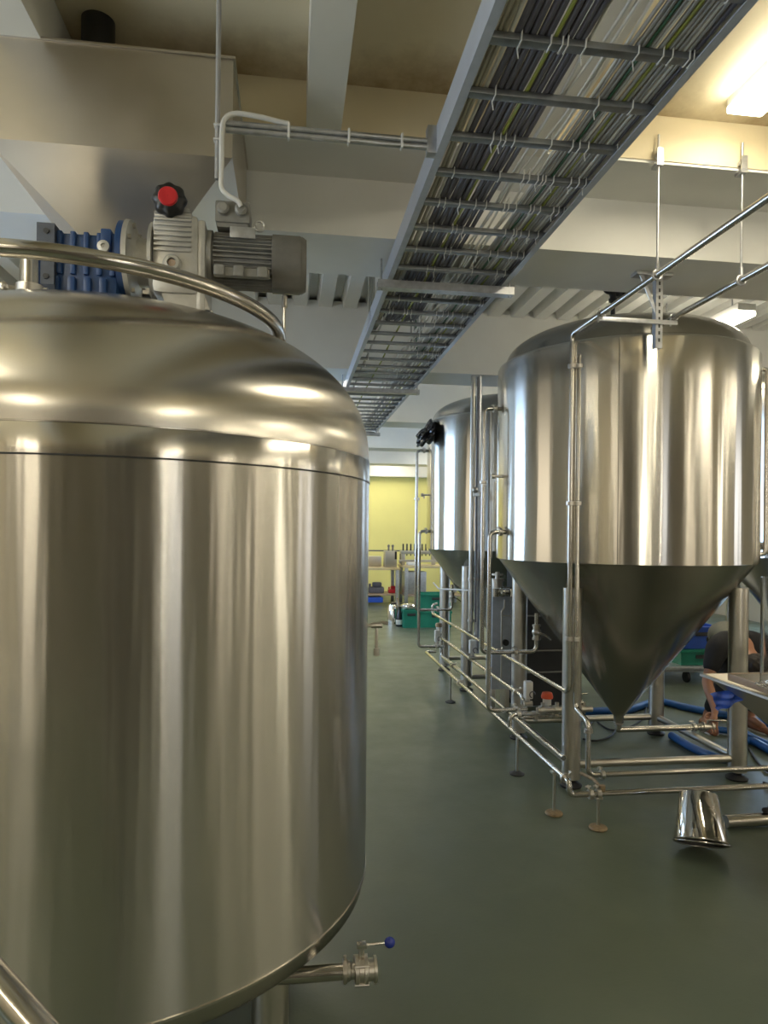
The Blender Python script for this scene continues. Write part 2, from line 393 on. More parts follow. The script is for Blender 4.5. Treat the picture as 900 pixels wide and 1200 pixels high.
for k in range(4): cab.append((1.070 + .0148 * k, .007, ('c_grey', 'c_white')[k == 2], 9.3, 0))
for k in range(4): cab.append((.99 + .028 * k, .0075, 'c_grey', 5.5, 1))
cab.append((1.131, .008, 'c_dark', 9.3, 0))
CL = {'c_beige': ('beige cable at the left edge of the cable tray', 'beige cables along the left rail'),
      'c_dark': ('thick dark grey cable lying in the left half of the cable tray', 'dark grey cables in the tray'),
      'c_grey': ('mid grey cable bundled in the right half of the cable tray', 'grey cables in the tray'),
      'c_white': ('thin off-white cable running loosely along the cable tray', 'white cables in the tray'),
      'c_green': ('dark green cable in the right bundle of the cable tray', 'green cables in the tray'),
      'c_yg': ('yellow and green striped earth cable in the cable tray', 'yellow-green cables in the tray')}
for (x, r, m, ye, lay) in cab:
    z = TZ + .027 + r + lay * .020; pts = []; y = .5; ph = random.uniform(0, 6); am = .011 if (m == 'c_white' and .82 < x < .94) else .0028
    while y < ye:
        pts.append((x + am * math.sin(y * 3.1 + ph) + am * .6 * math.sin(y * 7.3 + ph * 2), y, z + (.003 * (1 + math.sin(y * 5 + ph)) if am > .005 else 0))); y += .12
    if ye < 6: pts += [(x, y + .03, z + .02), (x, y + .10, z + .10), (x, y + .13, z + .25), (x, y + .13, 3.62)]
    o = MB().tube(pts, r, 7).build('cable', m, org=(x, .5, z))
    if m == 'c_dark' and x > 1.1: tag(o, 'dark grey cable tight against the right rail of the cable tray', 'cable')
    elif m == 'c_dark' and lay == 1: tag(o, 'dark grey cable in the upper layer of the left cable bundle', 'cable', 'upper dark grey cables')
    elif m == 'c_yg' and x < .9: tag(o, 'yellow and green earth cable beside the dark grey cable bundle', 'cable')
    else: tag(o, CL[m][0], 'cable', CL[m][1])
def tie(x, y, z1, tail):
    """nylon loop around a rung and the cable on it"""
    p = fillet([(x, y - .019, TZ + .003), (x, y + .019, TZ + .003), (x + .004, y + .019, z1), (x + .004, y - .019, z1)], .006, 2)
    b = MB(); b.tube(p, .0026, 5, closed=True, cap=False)
    if tail: b.tube([(x, y + .017, TZ + .002), (x + .006, y + .024, TZ - .018)], .002, 5)
    return b
for k, y in enumerate(RY):
    if y < 1.4 or y > 6.2: continue
    xs = [.593, .62, .684, .706, .73, .752, .773, .796] if y < 4.4 else []
    xs += [.868, .89, .93, .95, .962, .99, 1.0, 1.028, 1.06, 1.09, 1.11, 1.128] if y < 5.2 else [.60, .90, 1.0, 1.08]
    for x in xs:
        if random.random() < .5: continue
        tie(x + random.uniform(-.006, .006), y, TZ + .05, random.random() < .3).build('cable_tie', 'c_white', tray)
# ---------------------------------------------------------------- the mash vessel on the left
TC = V((-.59, 2.48, 0)); R0 = .868; ZB, ZS, ZP = .437, 1.763, 1.838
ves = thing('mash_vessel', TC, 'big round brushed steel vessel with domed top filling the left side', 'tank')
def dome_z(r): return ZP + .48 * max(0, 1 - (r / R0) ** 2.3) ** (1 / 2.33)
MB().lathe([(R0, ZB)] + [(R0, ZB + (ZS - ZB) * k / 8) for k in range(1, 9)], TC, seg=160).build('shell', 'shell_l', ves)
MB().lathe([(R0 - .004, ZS), (R0 - .004, ZS + .003), (R0 + .0015, ZS + .003), (R0 + .0015, ZP - .003), (R0 - .003, ZP)], TC, seg=160).build('polished_band', 'band', ves, 60)
pr = [(R0 - .002, ZP)]
for k in range(1, 41):
    t = k / 40 * PI / 2; r = (R0 - .002) * math.cos(t) ** .87; pr.append((max(r, .0001), dome_z(r * R0 / (R0 - .002))))
MB().lathe(pr, TC, seg=160).build('dome', 'dome', ves, 60)
MB().lathe([(R0 - .004, ZB + .003), (R0 + .003, ZB + .003), (R0 + .003, ZB - .003), (R0 - .006, ZB - .004)], TC, seg=160).build('rim_bead', 'steel', ves, 80)
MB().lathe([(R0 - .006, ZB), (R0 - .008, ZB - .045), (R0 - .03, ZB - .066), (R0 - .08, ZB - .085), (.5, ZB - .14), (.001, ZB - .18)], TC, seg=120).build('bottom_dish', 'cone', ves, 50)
for sx in (-1, 1):
    for sy in (-1, 1):
        p = TC + V((sx * .545, sy * .46, 0)); l_ = MB().cyl((p.x, p.y, .025), (p.x, p.y, ZB - .085), .055, 28).build('leg', 'satin', ves)
        MB().lathe([(.001, 0), (.07, 0), (.07, .018), (.03, .03), (.001, .03)], (p.x, p.y, 0), seg=24).build('foot', 'rubber', l_)
MB().lathe([(.24, dome_z(.24) - .004), (.24, dome_z(.0) + .004), (.22, dome_z(0) + .014), (.001, dome_z(0) + .014)], TC, seg=80).build('agitator_flange', 'satin', ves)
MB().tube([(TC.x + (R0 + .0005) * math.cos(2 * PI * k / 160), TC.y + (R0 + .0005) * math.sin(2 * PI * k / 160), ZS + .001) for k in range(160)], .0022, 6, closed=True, cap=False).build('seam', 'dark_gap', ves)
MB().tube([(TC.x + (R0 - .001) * math.cos(2 * PI * k / 160), TC.y + (R0 - .001) * math.sin(2 * PI * k / 160), ZP) for k in range(160)], .0022, 6, closed=True, cap=False).build('weld_bead', 'steel', ves)
# lid seam and guard hoop over the dome
hc = V((TC.x - .10, TC.y - .10, 0)); hr = .648; hp = []
for k in range(0, 49):
    a = math.radians(-190 + k * 178 / 48); hp.append((hc.x + hr * math.cos(a), hc.y + hr * math.sin(a), 2.264))
for d, z in ((-8.5, 2.262), (-5, 2.253), (-2.5, 2.236), (-1, 2.21), (0, 2.15)):
    a = math.radians(d); hp.append((hc.x + hr * math.cos(a), hc.y + hr * math.sin(a), z))
hp = [(hp[0][0], hp[0][1], 2.10), (hp[0][0], hp[0][1] , 2.22)] + hp[1:]
MB().tube(hp, .0215, 18).build('guard_hoop', 'steel', ves)
f0 = at(35, 330, 2.22)
b = MB(); b.lathe([(.001, 2.26), (.026, 2.26), (.026, 2.315), (.036, 2.32), (.036, 2.335), (.0285, 2.34), (.0285, 2.42), (.001, 2.422)], (f0.x, f0.y, 0), seg=28)
b = b.build('vent_fitting', 'steel', ves)
c = MB(); c.lathe([(.030, 2.314), (.040, 2.316), (.040, 2.339), (.030, 2.341)], (f0.x, f0.y, 0), seg=28)
c.tube([(f0.x - .035, f0.y - .01, 2.328), (f0.x - .075, f0.y - .02, 2.328)], .006, 8); c.sphere((f0.x - .068, f0.y - .018, 2.328), .014, 12)
c.cyl((f0.x + .034, f0.y, 2.328), (f0.x + .052, f0.y, 2.328), .008, 8); c.build('clamp', 'satin', b)
# thin radial weld on the dome
w = [V((TC.x + r * math.cos(math.radians(-122)), TC.y + r * math.sin(math.radians(-122)), dome_z(r) + .0004)) for r in [.36 + .05 * k for k in range(10)]]
MB().tube(w, .0016, 6).build('weld_line', 'dark_gap', ves)
# outlet valve low on the right
def vs_(b):
    b.v = [V((.156 + (p.x - .09) * .8, y0 + (p.y - y0) * .74, z0 - .02 + (p.z - z0) * .74)) for p in b.v]; return b
b = MB(); y0, z0 = 1.985, .335
b.lathe([(.001, -.22), (.030, -.22), (.030, .105)], (0, y0, z0), 'X', 28); ov = vs_(b).build('outlet_pipe', 'steel', ves)
b = MB()
b.lathe([(.03, .100), (.044, .102), (.044, .114), (.036, .118), (.036, .126), (.030, .13), (.030, .142), (.052, .144), (.052, .156), (.046, .16), (.046, .176), (.052, .178), (.052, .190), (.04, .194), (.04, .212), (.048, .214), (.048, .224), (.03, .226), (.03, .20)], (0, y0, z0), 'X', 32)
for k in range(4):
    a = PI / 4 + k * PI / 2; b.cyl((.142, y0 + .05 * math.cos(a), z0 + .05 * math.sin(a)), (.194, y0 + .05 * math.cos(a), z0 + .05 * math.sin(a)), .006, 8)
b.cyl((.108, y0, z0 + .04), (.108, y0, z0 + .062), .006, 8)
vb = vs_(b).build('butterfly_valve', 'satin', ov)
b = MB(); b.cyl((.168, y0, z0 + .045), (.168, y0, z0 + .098), .011, 12); b.box((.150, y0 - .014, z0 + .09), (.186, y0 + .014, z0 + .108), .003)
b.tube([(.18, y0, z0 + .099), (.262, y0, z0 + .101)], .005, 8); vs_(b).build('valve_handle', 'steel', ov)
kb = MB().sphere((.156 + .182 * .8, y0, z0 - .02 + .101 * .74), .0155, 20, (1.05, 1, 1)).build('handle_knob', 'ball_blue', ov); kb['label'] = 'blue ball knob'
# sample cock far round the right side
b = MB(); b.tube(fillet([(.268, 2.47, 1.255), (.315, 2.47, 1.255), (.315, 2.47, 1.17)], .015), .006, 10)
b.cyl((.315, 2.47, 1.172), (.315, 2.47, 1.145), .011, 12); b.cyl((.295, 2.47, 1.255), (.335, 2.47, 1.255), .011, 12)
b.tube([(.33, 2.47, 1.266), (.356, 2.462, 1.262)], .006, 8); b.build('sample_cock', 'satin', ves)

# ---------------------------------------------------------------- agitator drive
ax, ay, az = -.66, 2.48, 2.535
drv = thing('agitator_drive', (TC.x, TC.y, dome_z(0) + .014), 'geared motor with blue gearbox, red and black handwheel, on top of the left vessel', 'motor')
zt = dome_z(0) + .014
b = MB(); b.box((-.80, ay - .09, zt + .03), (-.585, ay + .09, 2.575), .014)
b.lathe([(.001, zt), (.115, zt), (.115, zt + .02), (.095, zt + .035), (.001, zt + .036)], (ax - .02, ay, 0), seg=32)
for k in range(5): b.box((-.775 + .042 * k, ay - .102, 2.44), (-.758 + .042 * k, ay - .07, 2.582), .005)
for k in range(4): b.box((-.79 + .05 * k, ay - .105, zt + .022), (-.765 + .05 * k, ay - .06, zt + .10), .008)
b.box((-.635, ay - .11, 2.49), (-.60, ay - .05, 2.594), .006); b.box((-.78, ay - .08, 2.57), (-.60, ay + .08, 2.582), .006)
gb = b.build('gearbox', 'blue', drv)
pl = MB().lathe([(.0195, -.004), (.0195, .008), (.008, .010), (.008, .004), (.001, .004)], (0, 0, 0), 'Y', 20)
pl.v = [V((v.x - .622, ay - .115 - v.y, v.z + 2.53)) for v in pl.v]; pl.build('oil_plug', 'light_alu', gb)
b = MB(); b.prism([(ay - .08, 2.355), (ay + .06, 2.355), (ay + .09, 2.39), (ay + .09, 2.595), (ay - .12, 2.595), (ay - .12, 2.395)], 'X', -.83, -.775)
fp = b.build('side_plate', 'blue_plate', drv)
b = MB()
for z in (2.42, 2.568): b.lathe([(.001, 0), (.009, 0), (.009, .004)], (-.80, ay - .124, z), 'Y', 14)
b.build('bolt_hole', 'dark_gap', fp)
MB().lathe([(.001, -.585), (.135, -.585), (.135, -.566), (.001, -.566)], (0, ay, az - .01), 'X', 40).build('gearbox_flange', 'blue', drv)
b = MB().lathe([(.10, -.566), (.14, -.564), (.14, -.548), (.10, -.544), (.082, -.53), (.078, -.495), (.10, -.485), (.135, -.482), (.135, -.47), (.10, -.468)], (0, ay, az - .01), 'X', 40); ad = b.build('adapter_flange', 'light_alu', drv)
b = MB()
for k in range(8):
    a = PI / 8 + k * PI / 4; b.cyl((-.575, ay + .12 * math.cos(a), az - .01 + .12 * math.sin(a)), (-.535, ay + .12 * math.cos(a), az - .01 + .12 * math.sin(a)), .009, 8)
b.build('flange_bolts', 'satin', ad)
# variator housing
b = MB(); b.box((-.472, ay - .115, 2.388), (-.315, ay + .115, 2.663), .03)
for k in range(7): b.box((-.462, ay - .124, 2.528 + .017 * k), (-.34, ay - .10, 2.536 + .017 * k), .003)
for k in range(4): b.box((-.462, ay - .115, 2.645 + .006 * k), (-.34, ay - .085 + .02 * k, 2.657 + .006 * k - .004 * k), .002)
b.box((-.325, ay - .105, 2.328), (-.295, ay + .105, 2.648), .012)
va = b.build('variator_housing', 'light_alu', drv)
sg = MB().lathe([(.030, -.004), (.030, .006), (.024, .016), (.015, .017), (.014, .004), (.001, .003)], (0, 0, 0), 'Y', 28)
sg.v = [V((v.x - .402, ay - .115 - v.y, v.z + 2.488)) for v in sg.v]; sg.build('sight_glass', 'light_alu', va)
MB().lathe([(.001, 0), (.012, 0), (.012, .003)], (-.402, ay - .125, 2.488), 'Y', 16).build('sight_pane', 'board', va)
hx, hy, hz = -.412, ay - .12, 2.697
b = MB(); b.tube([(hx + .0, hy + .10, 2.64), (hx, hy + .07, hz)], .02, 16); b.box((hx + .03, hy + .05, 2.64), (hx + .06, hy + .10, 2.70), .008); b.cyl((hx, hy + .06, hz), (hx, hy + .012, hz), .016, 16); b.build('handwheel_spindle', 'light_alu', va)
n = 72; pf = []; rim = []
def scal(k): return .056 + .0028 * math.cos(8 * 2 * PI * k / n)
b = MB(); rings = [(.0, .03), (.55, .028), (.8, .022), (.93, .014), (1, .0), (.93, -.014), (.8, -.02), (.0, -.02)]
vs = []; fs = []
for (fr, dy) in rings:
    for k in range(n): vs.append((hx + scal(k) * fr * math.cos(2 * PI * k / n), hy - dy, hz + scal(k) * fr * math.sin(2 * PI * k / n)))
for i in range(len(rings) - 1):
    for k in range(n): fs.append([i * n + k, i * n + (k + 1) % n, (i + 1) * n + (k + 1) % n, (i + 1) * n + k])
hw = b.add(vs, fs).build('handwheel', 'black', va)
cp = MB().lathe([(.001, .035), (.029, .035), (.032, .031), (.032, .018)], (0, 0, 0), 'Y', 36); cp.v = [V((hx + v.x, hy - v.y, hz + v.z)) for v in cp.v]
cp.build('handwheel_cap', 'red', hw)['label'] = 'round red cap in the middle of the black handwheel'
b = MB(); b.prism([(-.44, 2.40), (-.30, 2.40), (-.275, zt + .002), (-.42, zt + .002)], 'Y', ay - .10, ay - .085)
b.prism([(-.44, 2.40), (-.30, 2.40), (-.275, zt + .002), (-.42, zt + .002)], 'Y', ay + .085, ay + .10)
b.box((-.43, ay - .10, zt), (-.27, ay + .10, zt + .012)); b.build('support_bracket', 'light_alu', drv)
# motor: finned body, fan cover, terminal box
mz = 2.550
b = MB().lathe([(.001, -.296), (.10, -.296), (.10, -.28), (.078, -.275), (.078, -.06)], (0, ay, mz), 'X', 40)
for k in range(36):
    a = 2 * PI * k / 36; ca, sa = math.cos(a), math.sin(a); u = V((0, -sa, ca)) * .0022; o1 = V((0, ca, sa))
    q = [o1 * .074 + u, o1 * .0955 + u * .7, o1 * .0955 - u * .7, o1 * .074 - u]
    b.add([V((x, ay, mz)) + p for x in (-.272, -.072) for p in q], [[0, 1, 2, 3], [7, 6, 5, 4], [0, 4, 5, 1], [1, 5, 6, 2], [2, 6, 7, 3], [3, 7, 4, 0]])
b.box((-.27, ay - .10, mz - .085), (-.08, ay - .075, mz - .055), .006)
for x in (-.25, -.185, -.105): b.box((x - .018, ay - .112, mz - .088), (x + .018, ay - .08, mz - .05), .008)
mo = b.build('motor', 'motor', drv)
MB().lathe([(.090, -.075), (.100, -.073), (.100, .022), (.094, .034), (.098, .030), (.088, .046), (.001, .048)], (0, ay, mz), 'X', 44).build('fan_cover', 'grey_paint', mo, 30)
b = MB(); b.box((-.262, ay - .075, mz + .09), (-.155, ay + .06, mz + .112), .006); b.box((-.268, ay - .082, mz + .105), (-.15, ay + .066, mz + .18), .008)
for x in (-.24, -.18): b.lathe([(.001, 0), (.024, 0), (.024, .01), (.018, .014), (.012, .03)], (x, ay - .085, mz + .148), 'Y', 20)
for i, v in enumerate(b.v):
    pass
b.build('terminal_box', 'motor', mo)
g = MB()
for x in (-.24, -.18):
    q = MB().lathe([(.001, .022), (.014, .022), (.021, .016), (.021, 0)], (0, 0, 0), 'Y', 20)
    g.add([V((x + v.x, ay - .082 - v.y, mz + .148 + v.z)) for v in q.v], q.f)
g.build('cable_glands', 'motor', mo)
b = MB(); b.box((-.215, ay - .104, mz + .045), (-.13, ay - .097, mz + .083), .002); b.build('nameplate', 'zinc', mo)
ring = [(-.13 + .0 , ay - .02, mz + .125)]
MB().tube([(-.118 + .017 * math.cos(2 * PI * k / 20), ay - .06, mz + .108 + .017 * math.sin(2 * PI * k / 20)) for k in range(20)], .005, 8, closed=True, cap=False).build('eye_bolt', 'light_alu', mo)
b = MB(); b.tube([(-.03, ay + .02, mz - .098), (-.03, ay + .02, dome_z(.56) - .004)], .0055, 8); b.cyl((-.03, ay + .02, mz - .105), (-.03, ay + .02, mz - .145), .011, 10)
b.build('support_leg', 'satin', drv)

# ---------------------------------------------------------------- hopper under the ceiling, behind the drive
hY0, hY1 = 2.585, 3.36; hxl, hxr = -1.084, -.228; hzt, hzb = 3.343, 2.976
hop = thing('grain_hopper', ((hxl + hxr) / 2, (hY0 + hY1) / 2, 2.68), 'square sheet steel hopper with tapered bottom hanging at the top left', 'hopper')
b = MB(); t = .006
b.box((hxl, hY0, hzb), (hxr, hY0 + t, hzt)); b.box((hxl, hY1 - t, hzb), (hxr, hY1, hzt)); b.box((hxl, hY0 + t, hzb), (hxl + t, hY1 - t, hzt)); b.box((hxr - t, hY0 + t, hzb), (hxr, hY1 - t, hzt))
b.build('hopper_box', 'hopper', hop)
cx, cy_ = -.655, (hY0 + hY1) / 2; s = .07; A = [(hxl, hY0), (hxr, hY0), (hxr, hY1), (hxl, hY1)]; B = [(cx - s, cy_ - s), (cx + s, cy_ - s), (cx + s, cy_ + s), (cx - s, cy_ + s)]
vs = [(x, y, hzb) for x, y in A] + [(x, y, 2.65) for x, y in B] + [(x, y, 2.56) for x, y in B]
MB().add(vs, [[i, (i + 1) % 4, 4 + (i + 1) % 4, 4 + i] for i in range(4)] + [[4 + i, 4 + (i + 1) % 4, 8 + (i + 1) % 4, 8 + i] for i in range(4)]).build('hopper_cone', 'hopper', hop, 20)
b = MB(); b.box((hxl - .008, hY0 - .008, hzt - .004), (hxr + .008, hY1 + .003, hzt + .006), .002); b.build('hopper_lid', 'hopper', hop)
b = MB().lathe([(.075, hzt + .006), (.075, hzt + .05), (.062, hzt + .052), (.062, 3.585)], (-.765, 2.80, 0), seg=32)
b.build('inlet_pipe', 'black', hop)
b = MB()
for x in (hxl + .03, hxr - .03): b.cyl((x, hY1 - .03, hzt), (x, hY1 - .03, 3.356), .008, 8)
b.build('hanger_rods', 'zinc', hop)
# ---------------------------------------------------------------- conical fermenters
FR, FZ0, FZ1 = .877, 1.413, 2.765
def fermenter(cx, cy, label):
    c = V((cx, cy, 0)); o = thing('fermentation_tank', c, label, 'tank', None)
    b = MB().lathe([(FR - .012, FZ0 - .004), (FR, FZ0)] + [(FR, FZ0 + (FZ1 - FZ0) * k / 6) for k in range(1, 7)] + [(FR - .006, FZ1 + .014), (FR - .022, FZ1 + .024), (FR - .05, FZ1 + .028)], c, seg=144)
    sh = b.build('shell', 'shell_f', o)
    for a in (-118, -20):
        a = math.radians(a); p = c + V((math.cos(a), math.sin(a), 0)) * (FR + .0003)
        MB().box((p.x - .0022, p.y - .0022, FZ0 + .002), (p.x + .0022, p.y + .0022, FZ1)).build('weld_line', 'cone', sh)
    pr = [(FR - .05, FZ1 + .026)]
    for k in range(1, 25):
        t = k / 24 * PI / 2; pr.append((max(.0005, (FR - .055) * math.cos(t) ** .85), FZ1 + .03 + .26 * math.sin(t) ** .87))
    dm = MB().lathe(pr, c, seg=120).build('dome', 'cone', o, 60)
    b = MB().lathe([(.001, 3.135), (.17, 3.135), (.185, 3.125), (.185, 3.105), (.165, 3.10), (.165, 3.0)], (cx + .22, cy - .05, -.025), seg=48); b.build('manway', 'satin', dm)
    b = MB(); x, y = cx - .10, cy - .05
    b.cyl((x, y, 3.02), (x, y, 3.25), .016, 12); b.cyl((x, y, 3.235), (x, y, 3.255), .03, 16)
    b.tube(fillet([(x, y, 3.25), (x, y, 3.30), (x - .06, y - .03, 3.30), (x - .10, y - .05, 3.34)], .02), .022, 12)
    b.tube([(x - .02, y, 3.285), (x + .10, y, 3.30)], .017, 10); b.cyl((x + .09, y, 3.26), (x + .09, y, 3.335), .024, 12); b.cyl((x + .04, y, 3.27), (x + .04, y, 3.33), .026, 12)
    b.build('relief_valve', 'dark_gap', dm)['label'] = 'dark relief valve on the dome'
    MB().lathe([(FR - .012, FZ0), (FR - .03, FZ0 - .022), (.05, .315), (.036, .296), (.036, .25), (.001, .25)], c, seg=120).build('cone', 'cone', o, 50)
    for sx in (-1, 1):
        for sy in (-1, 1):
            x, y = cx + sx * .57, cy + sy * .5
            rr = math.hypot(.57, .5) - .06; zt = FZ0 - .02 - (FR - .03 - rr) * 1.28 + .05
            l_ = MB().cyl((x, y, .055), (x, y, min(zt, FZ0 - .03)), .059, 32).build('leg', 'satin', o)
            MB().lathe([(.001, 0), (.065, 0), (.07, .012), (.045, .03), (.03, .034), (.03, .056)], (x, y, 0), seg=24).build('foot', 'rubber', l_)
    for y in (-.5, .5): MB().cyl((cx - .52, cy + y, .137), (cx + .52, cy + y, .137), .025, 16).build('cross_rail', 'satin', o)
    for x in (-.57, .57): MB().cyl((cx + x, cy - .445, .137), (cx + x, cy + .445, .137), .025, 16).build('cross_rail', 'satin', o)
    return o
T1 = (2.34, 4.61); TF = (2.34, 7.2); TR = (4.62, 5.30)
fermenter(*T1, 'large cone bottomed steel tank on four legs nearest on the right')
fermenter(*TF, 'cone bottomed steel tank standing farther back with black plastic bag on its rim')
fermenter(*TR, 'cone bottomed steel tank cut off by the right picture edge')

# ---------------------------------------------------------------- pipework
PR = .0155
def clamp_mb(b, p, d, r=PR):
    """tri-clamp ferrule ring around a pipe with its wing nut"""
    p, d = V(p), V(d).normalized(); b.cyl(p - d * .011, p + d * .011, r + .011, 20)
    u = d.orthogonal().normalized(); b.cyl(p + u * (r + .006), p + u * (r + .034), .006, 8); b.cyl(p + u * (r + .026) - d * .016, p + u * (r + .026) + d * .016, .006, 8)
def pipe(pts, label, r=PR, fr=.05, clamps=(), mat='steel', group=None, name='steel_pipe'):
    pts = [V(p) for p in pts]; ctr = sum(pts, V()) / len(pts); lo = min(p.z for p in pts)
    o = thing(name, (ctr.x, ctr.y, lo), label, 'pipe', group)
    MB().tube(fillet(pts, fr), r, 16).build('tube', mat, o)
    for (p, d) in clamps:
        b = MB(); clamp_mb(b, p, d, r); b.build('clamp', 'satin', o)
    return o
def ball_valve(b, p, d, r=PR):
    p, d = V(p), V(d).normalized()
    b.cyl(p - d * .05, p - d * .034, r + .012, 18); b.cyl(p + d * .034, p + d * .05, r + .012, 18); b.cyl(p - d * .034, p + d * .034, r + .009, 18); b.sphere(p, r + .017, 14)
    u = d.orthogonal().normalized(); b.cyl(p, p + u * .06, .008, 8); b.tube([p + u * .058, p + u * .064 + d * .03, p + u * .066 + d * .11], .006, 8)
# overhead pair coming towards the viewer
OX1, OX2, OZ = 1.70, 2.13, 2.82
pipe([(OX1, .6, 3.57), (OX1, .6, OZ), (OX1, 3.99, OZ), (OX1, 3.99, .62), (OX1 - .01, 8.0, .62), (OX1 - .01, 8.0, .72), (OX1 + .05, 8.0, .74)], 'long steel pipe running overhead, down the front leg and back along the aisle', clamps=[((OX1, 3.99, 2.62), (0, 0, 1)), ((OX1, 3.99, 1.78), (0, 0, 1)), ((OX1, 3.99, .95), (0, 0, 1)), ((OX1 - .004, 5.4, .62), (0, 1, 0))])
pipe([(OX2, .6, 3.57), (OX2, .6, OZ), (OX2, 3.98, OZ), (OX2, 3.98, 2.70), (1.742, 3.98, 2.705), (1.742, 3.98, .525), (1.742, 3.80, .49), (1.742, 3.80, .18), (4.6, 3.80, .18)],
     'steel pipe from overhead past a small valve, down the front leg to the right floor', clamps=[((1.742, 3.98, 2.62), (0, 0, 1)), ((1.742, 3.98, 1.78), (0, 0, 1)), ((1.742, 3.98, .95), (0, 0, 1)), ((1.742, 3.80, .44), (0, 0, 1)), ((1.83, 3.80, .18), (1, 0, 0))])
o = thing('ball_valve', (OX2, 3.98, 2.74), 'small valve hanging where the overhead pipe drops before the tank dome', 'valve')
b = MB(); b.cyl((OX2, 3.98, 2.748), (OX2, 3.98, 2.80), .024, 16); b.cyl((OX2, 3.98, 2.758), (OX2, 3.98, 2.768), .032, 16); b.build('body', 'satin', o)
b = MB(); b.cyl((OX2, 3.96, 2.775), (OX2, 3.92, 2.775), .007, 8); b.tube([(OX2, 3.925, 2.77), (OX2, 3.92, 2.83), (OX2 + .01, 3.92, 2.87)], .006, 8); b.build('lever', 'satin', o)
for x, lb in ((OX1, 'left of two thin hanger rods holding the overhead pipes'), (OX2, 'right of two thin hanger rods holding the overhead pipes')):
    o = thing('hanger_rod', (x, 3.015, OZ), lb, 'rod')
    MB().cyl((x, 3.015, OZ + .022), (x, 3.015, 3.48), .0055, 10).build('rod', 'zinc', o)
    b = MB(); b.tube([(x + .022 * math.cos(2 * PI * k / 20), 3.015, OZ + .022 * math.sin(2 * PI * k / 20)) for k in range(20)], .006, 8, closed=True, cap=False)
    b.cyl((x, 3.015, OZ + .02), (x, 3.015, OZ + .06), .010, 8); b.build('pipe_ring', 'zinc', o)
    b = MB(); b.box((x - .016, 2.998, 3.372), (x + .016, 3.028, 3.388)); b.box((x - .016, 2.998, 3.33), (x + .016, 3.05, 3.345)); b.box((x - .016, 2.996, 3.345), (x + .016, 3.004, 3.41)); b.cyl((x, 3.015, 3.388), (x, 3.015, 3.402), .012, 6); b.build('beam_clamp', 'zinc', o)
o = thing('pipe_bracket', (2.045, 3.62, 2.65), 'perforated metal strut under the beam with a crossbar for two overhead pipes', 'bracket')
b = MB(); b.prism([(2.025, 3.60), (2.065, 3.60), (2.065, 3.64), (2.058, 3.64), (2.058, 3.607), (2.032, 3.607), (2.032, 3.64), (2.025, 3.64)], 'Z', 2.645, 3.05)
st = b.build('strut', 'zinc', o)
b = MB()
for k in range(9): b.box((2.040, 3.5985, 2.68 + .04 * k), (2.050, 3.6005, 2.70 + .04 * k))
b.build('slots', 'dark_gap', st)
MB().box((1.68, 3.588, OZ - .042), (2.15, 3.60, OZ - .018), .002).build('crossbar', 'zinc', o)
b = MB(); b.box((1.90, 3.585, 3.05), (2.12, 3.655, 3.069), .002); b.prism([(1.93, 3.05), (1.955, 3.05), (2.035, 2.86), (2.025, 2.84)], 'Y', 3.607, 3.613); b.build('top_brace', 'zinc', o)
b = MB()
for x in (OX1, OX2): b.tube([(x + .021 * math.cos(PI * k / 10), 3.594, OZ + .021 * math.sin(PI * k / 10)) for k in range(-2, 13)], .005, 8); b.cyl((x - .021, 3.594, OZ - .05), (x - .021, 3.594, OZ), .005, 8)
b.build('u_bolts', 'zinc', o)
# floor-level lines along the aisle
pipe([(1.62, 7.45, .26), (1.5, 7.45, .26), (1.5, 3.50, .26), (1.5, 3.50, .19), (4.6, 3.50, .19)], 'lowest steel pipe along the aisle that turns right at the front corner', fr=.055,
     clamps=[((1.5, 3.56, .26), (0, 1, 0)), ((1.62, 3.5, .19), (1, 0, 0)), ((1.665, 3.5, .19), (1, 0, 0)), ((1.5, 5.9, .26), (0, 1, 0))])
pipe([(1.66, 7.35, .40), (1.66, 7.35, .23), (1.66, 3.96, .23)], 'steel pipe at shin height between the aisle pipe and the tank legs', clamps=[((1.66, 4.9, .23), (0, 1, 0)), ((1.66, 6.8, .23), (0, 1, 0))])
pipe([(1.665, 7.55, .5), (1.665, 7.55, .42), (1.665, 4.72, .42), (1.665, 4.72, .36)], 'steel pipe at knee height ending at the white valve actuator', clamps=[((1.665, 5.6, .42), (0, 1, 0)), ((1.665, 4.85, .42), (0, 1, 0))])
pipe([(1.5, 4.5, .265), (1.5, 4.5, .355), (2.0, 4.5, .355)], 'short steel branch pipe rising from the aisle pipe under the nearest tank', clamps=[((1.56, 4.5, .355), (1, 0, 0)), ((1.80, 4.5, .355), (1, 0, 0))])
pipe([(1.58, 4.56, .315), (2.02, 4.56, .315)], 'lower of two short cross pipes under the nearest tank', clamps=[((1.7, 4.56, .315), (1, 0, 0))])
b = thing('valve_manifold', (1.85, 4.42, .30), 'cluster of small steel fittings beside the orange topped valve', 'valve')
q = MB(); q.cyl((1.66, 4.42, .40), (2.05, 4.42, .40), .02, 14)
for x in (1.70, 1.80, 1.90, 1.99): q.cyl((x, 4.42, .37), (x, 4.42, .45), .014, 10); q.cyl((x - .022, 4.42, .40), (x + .004, 4.42, .40), .03, 14)
q.build('body', 'satin', b)
q = MB(); ball_valve(q, (1.93, 4.43, .445), (1, 0, 0), .012); q.build('valve', 'steel', b)
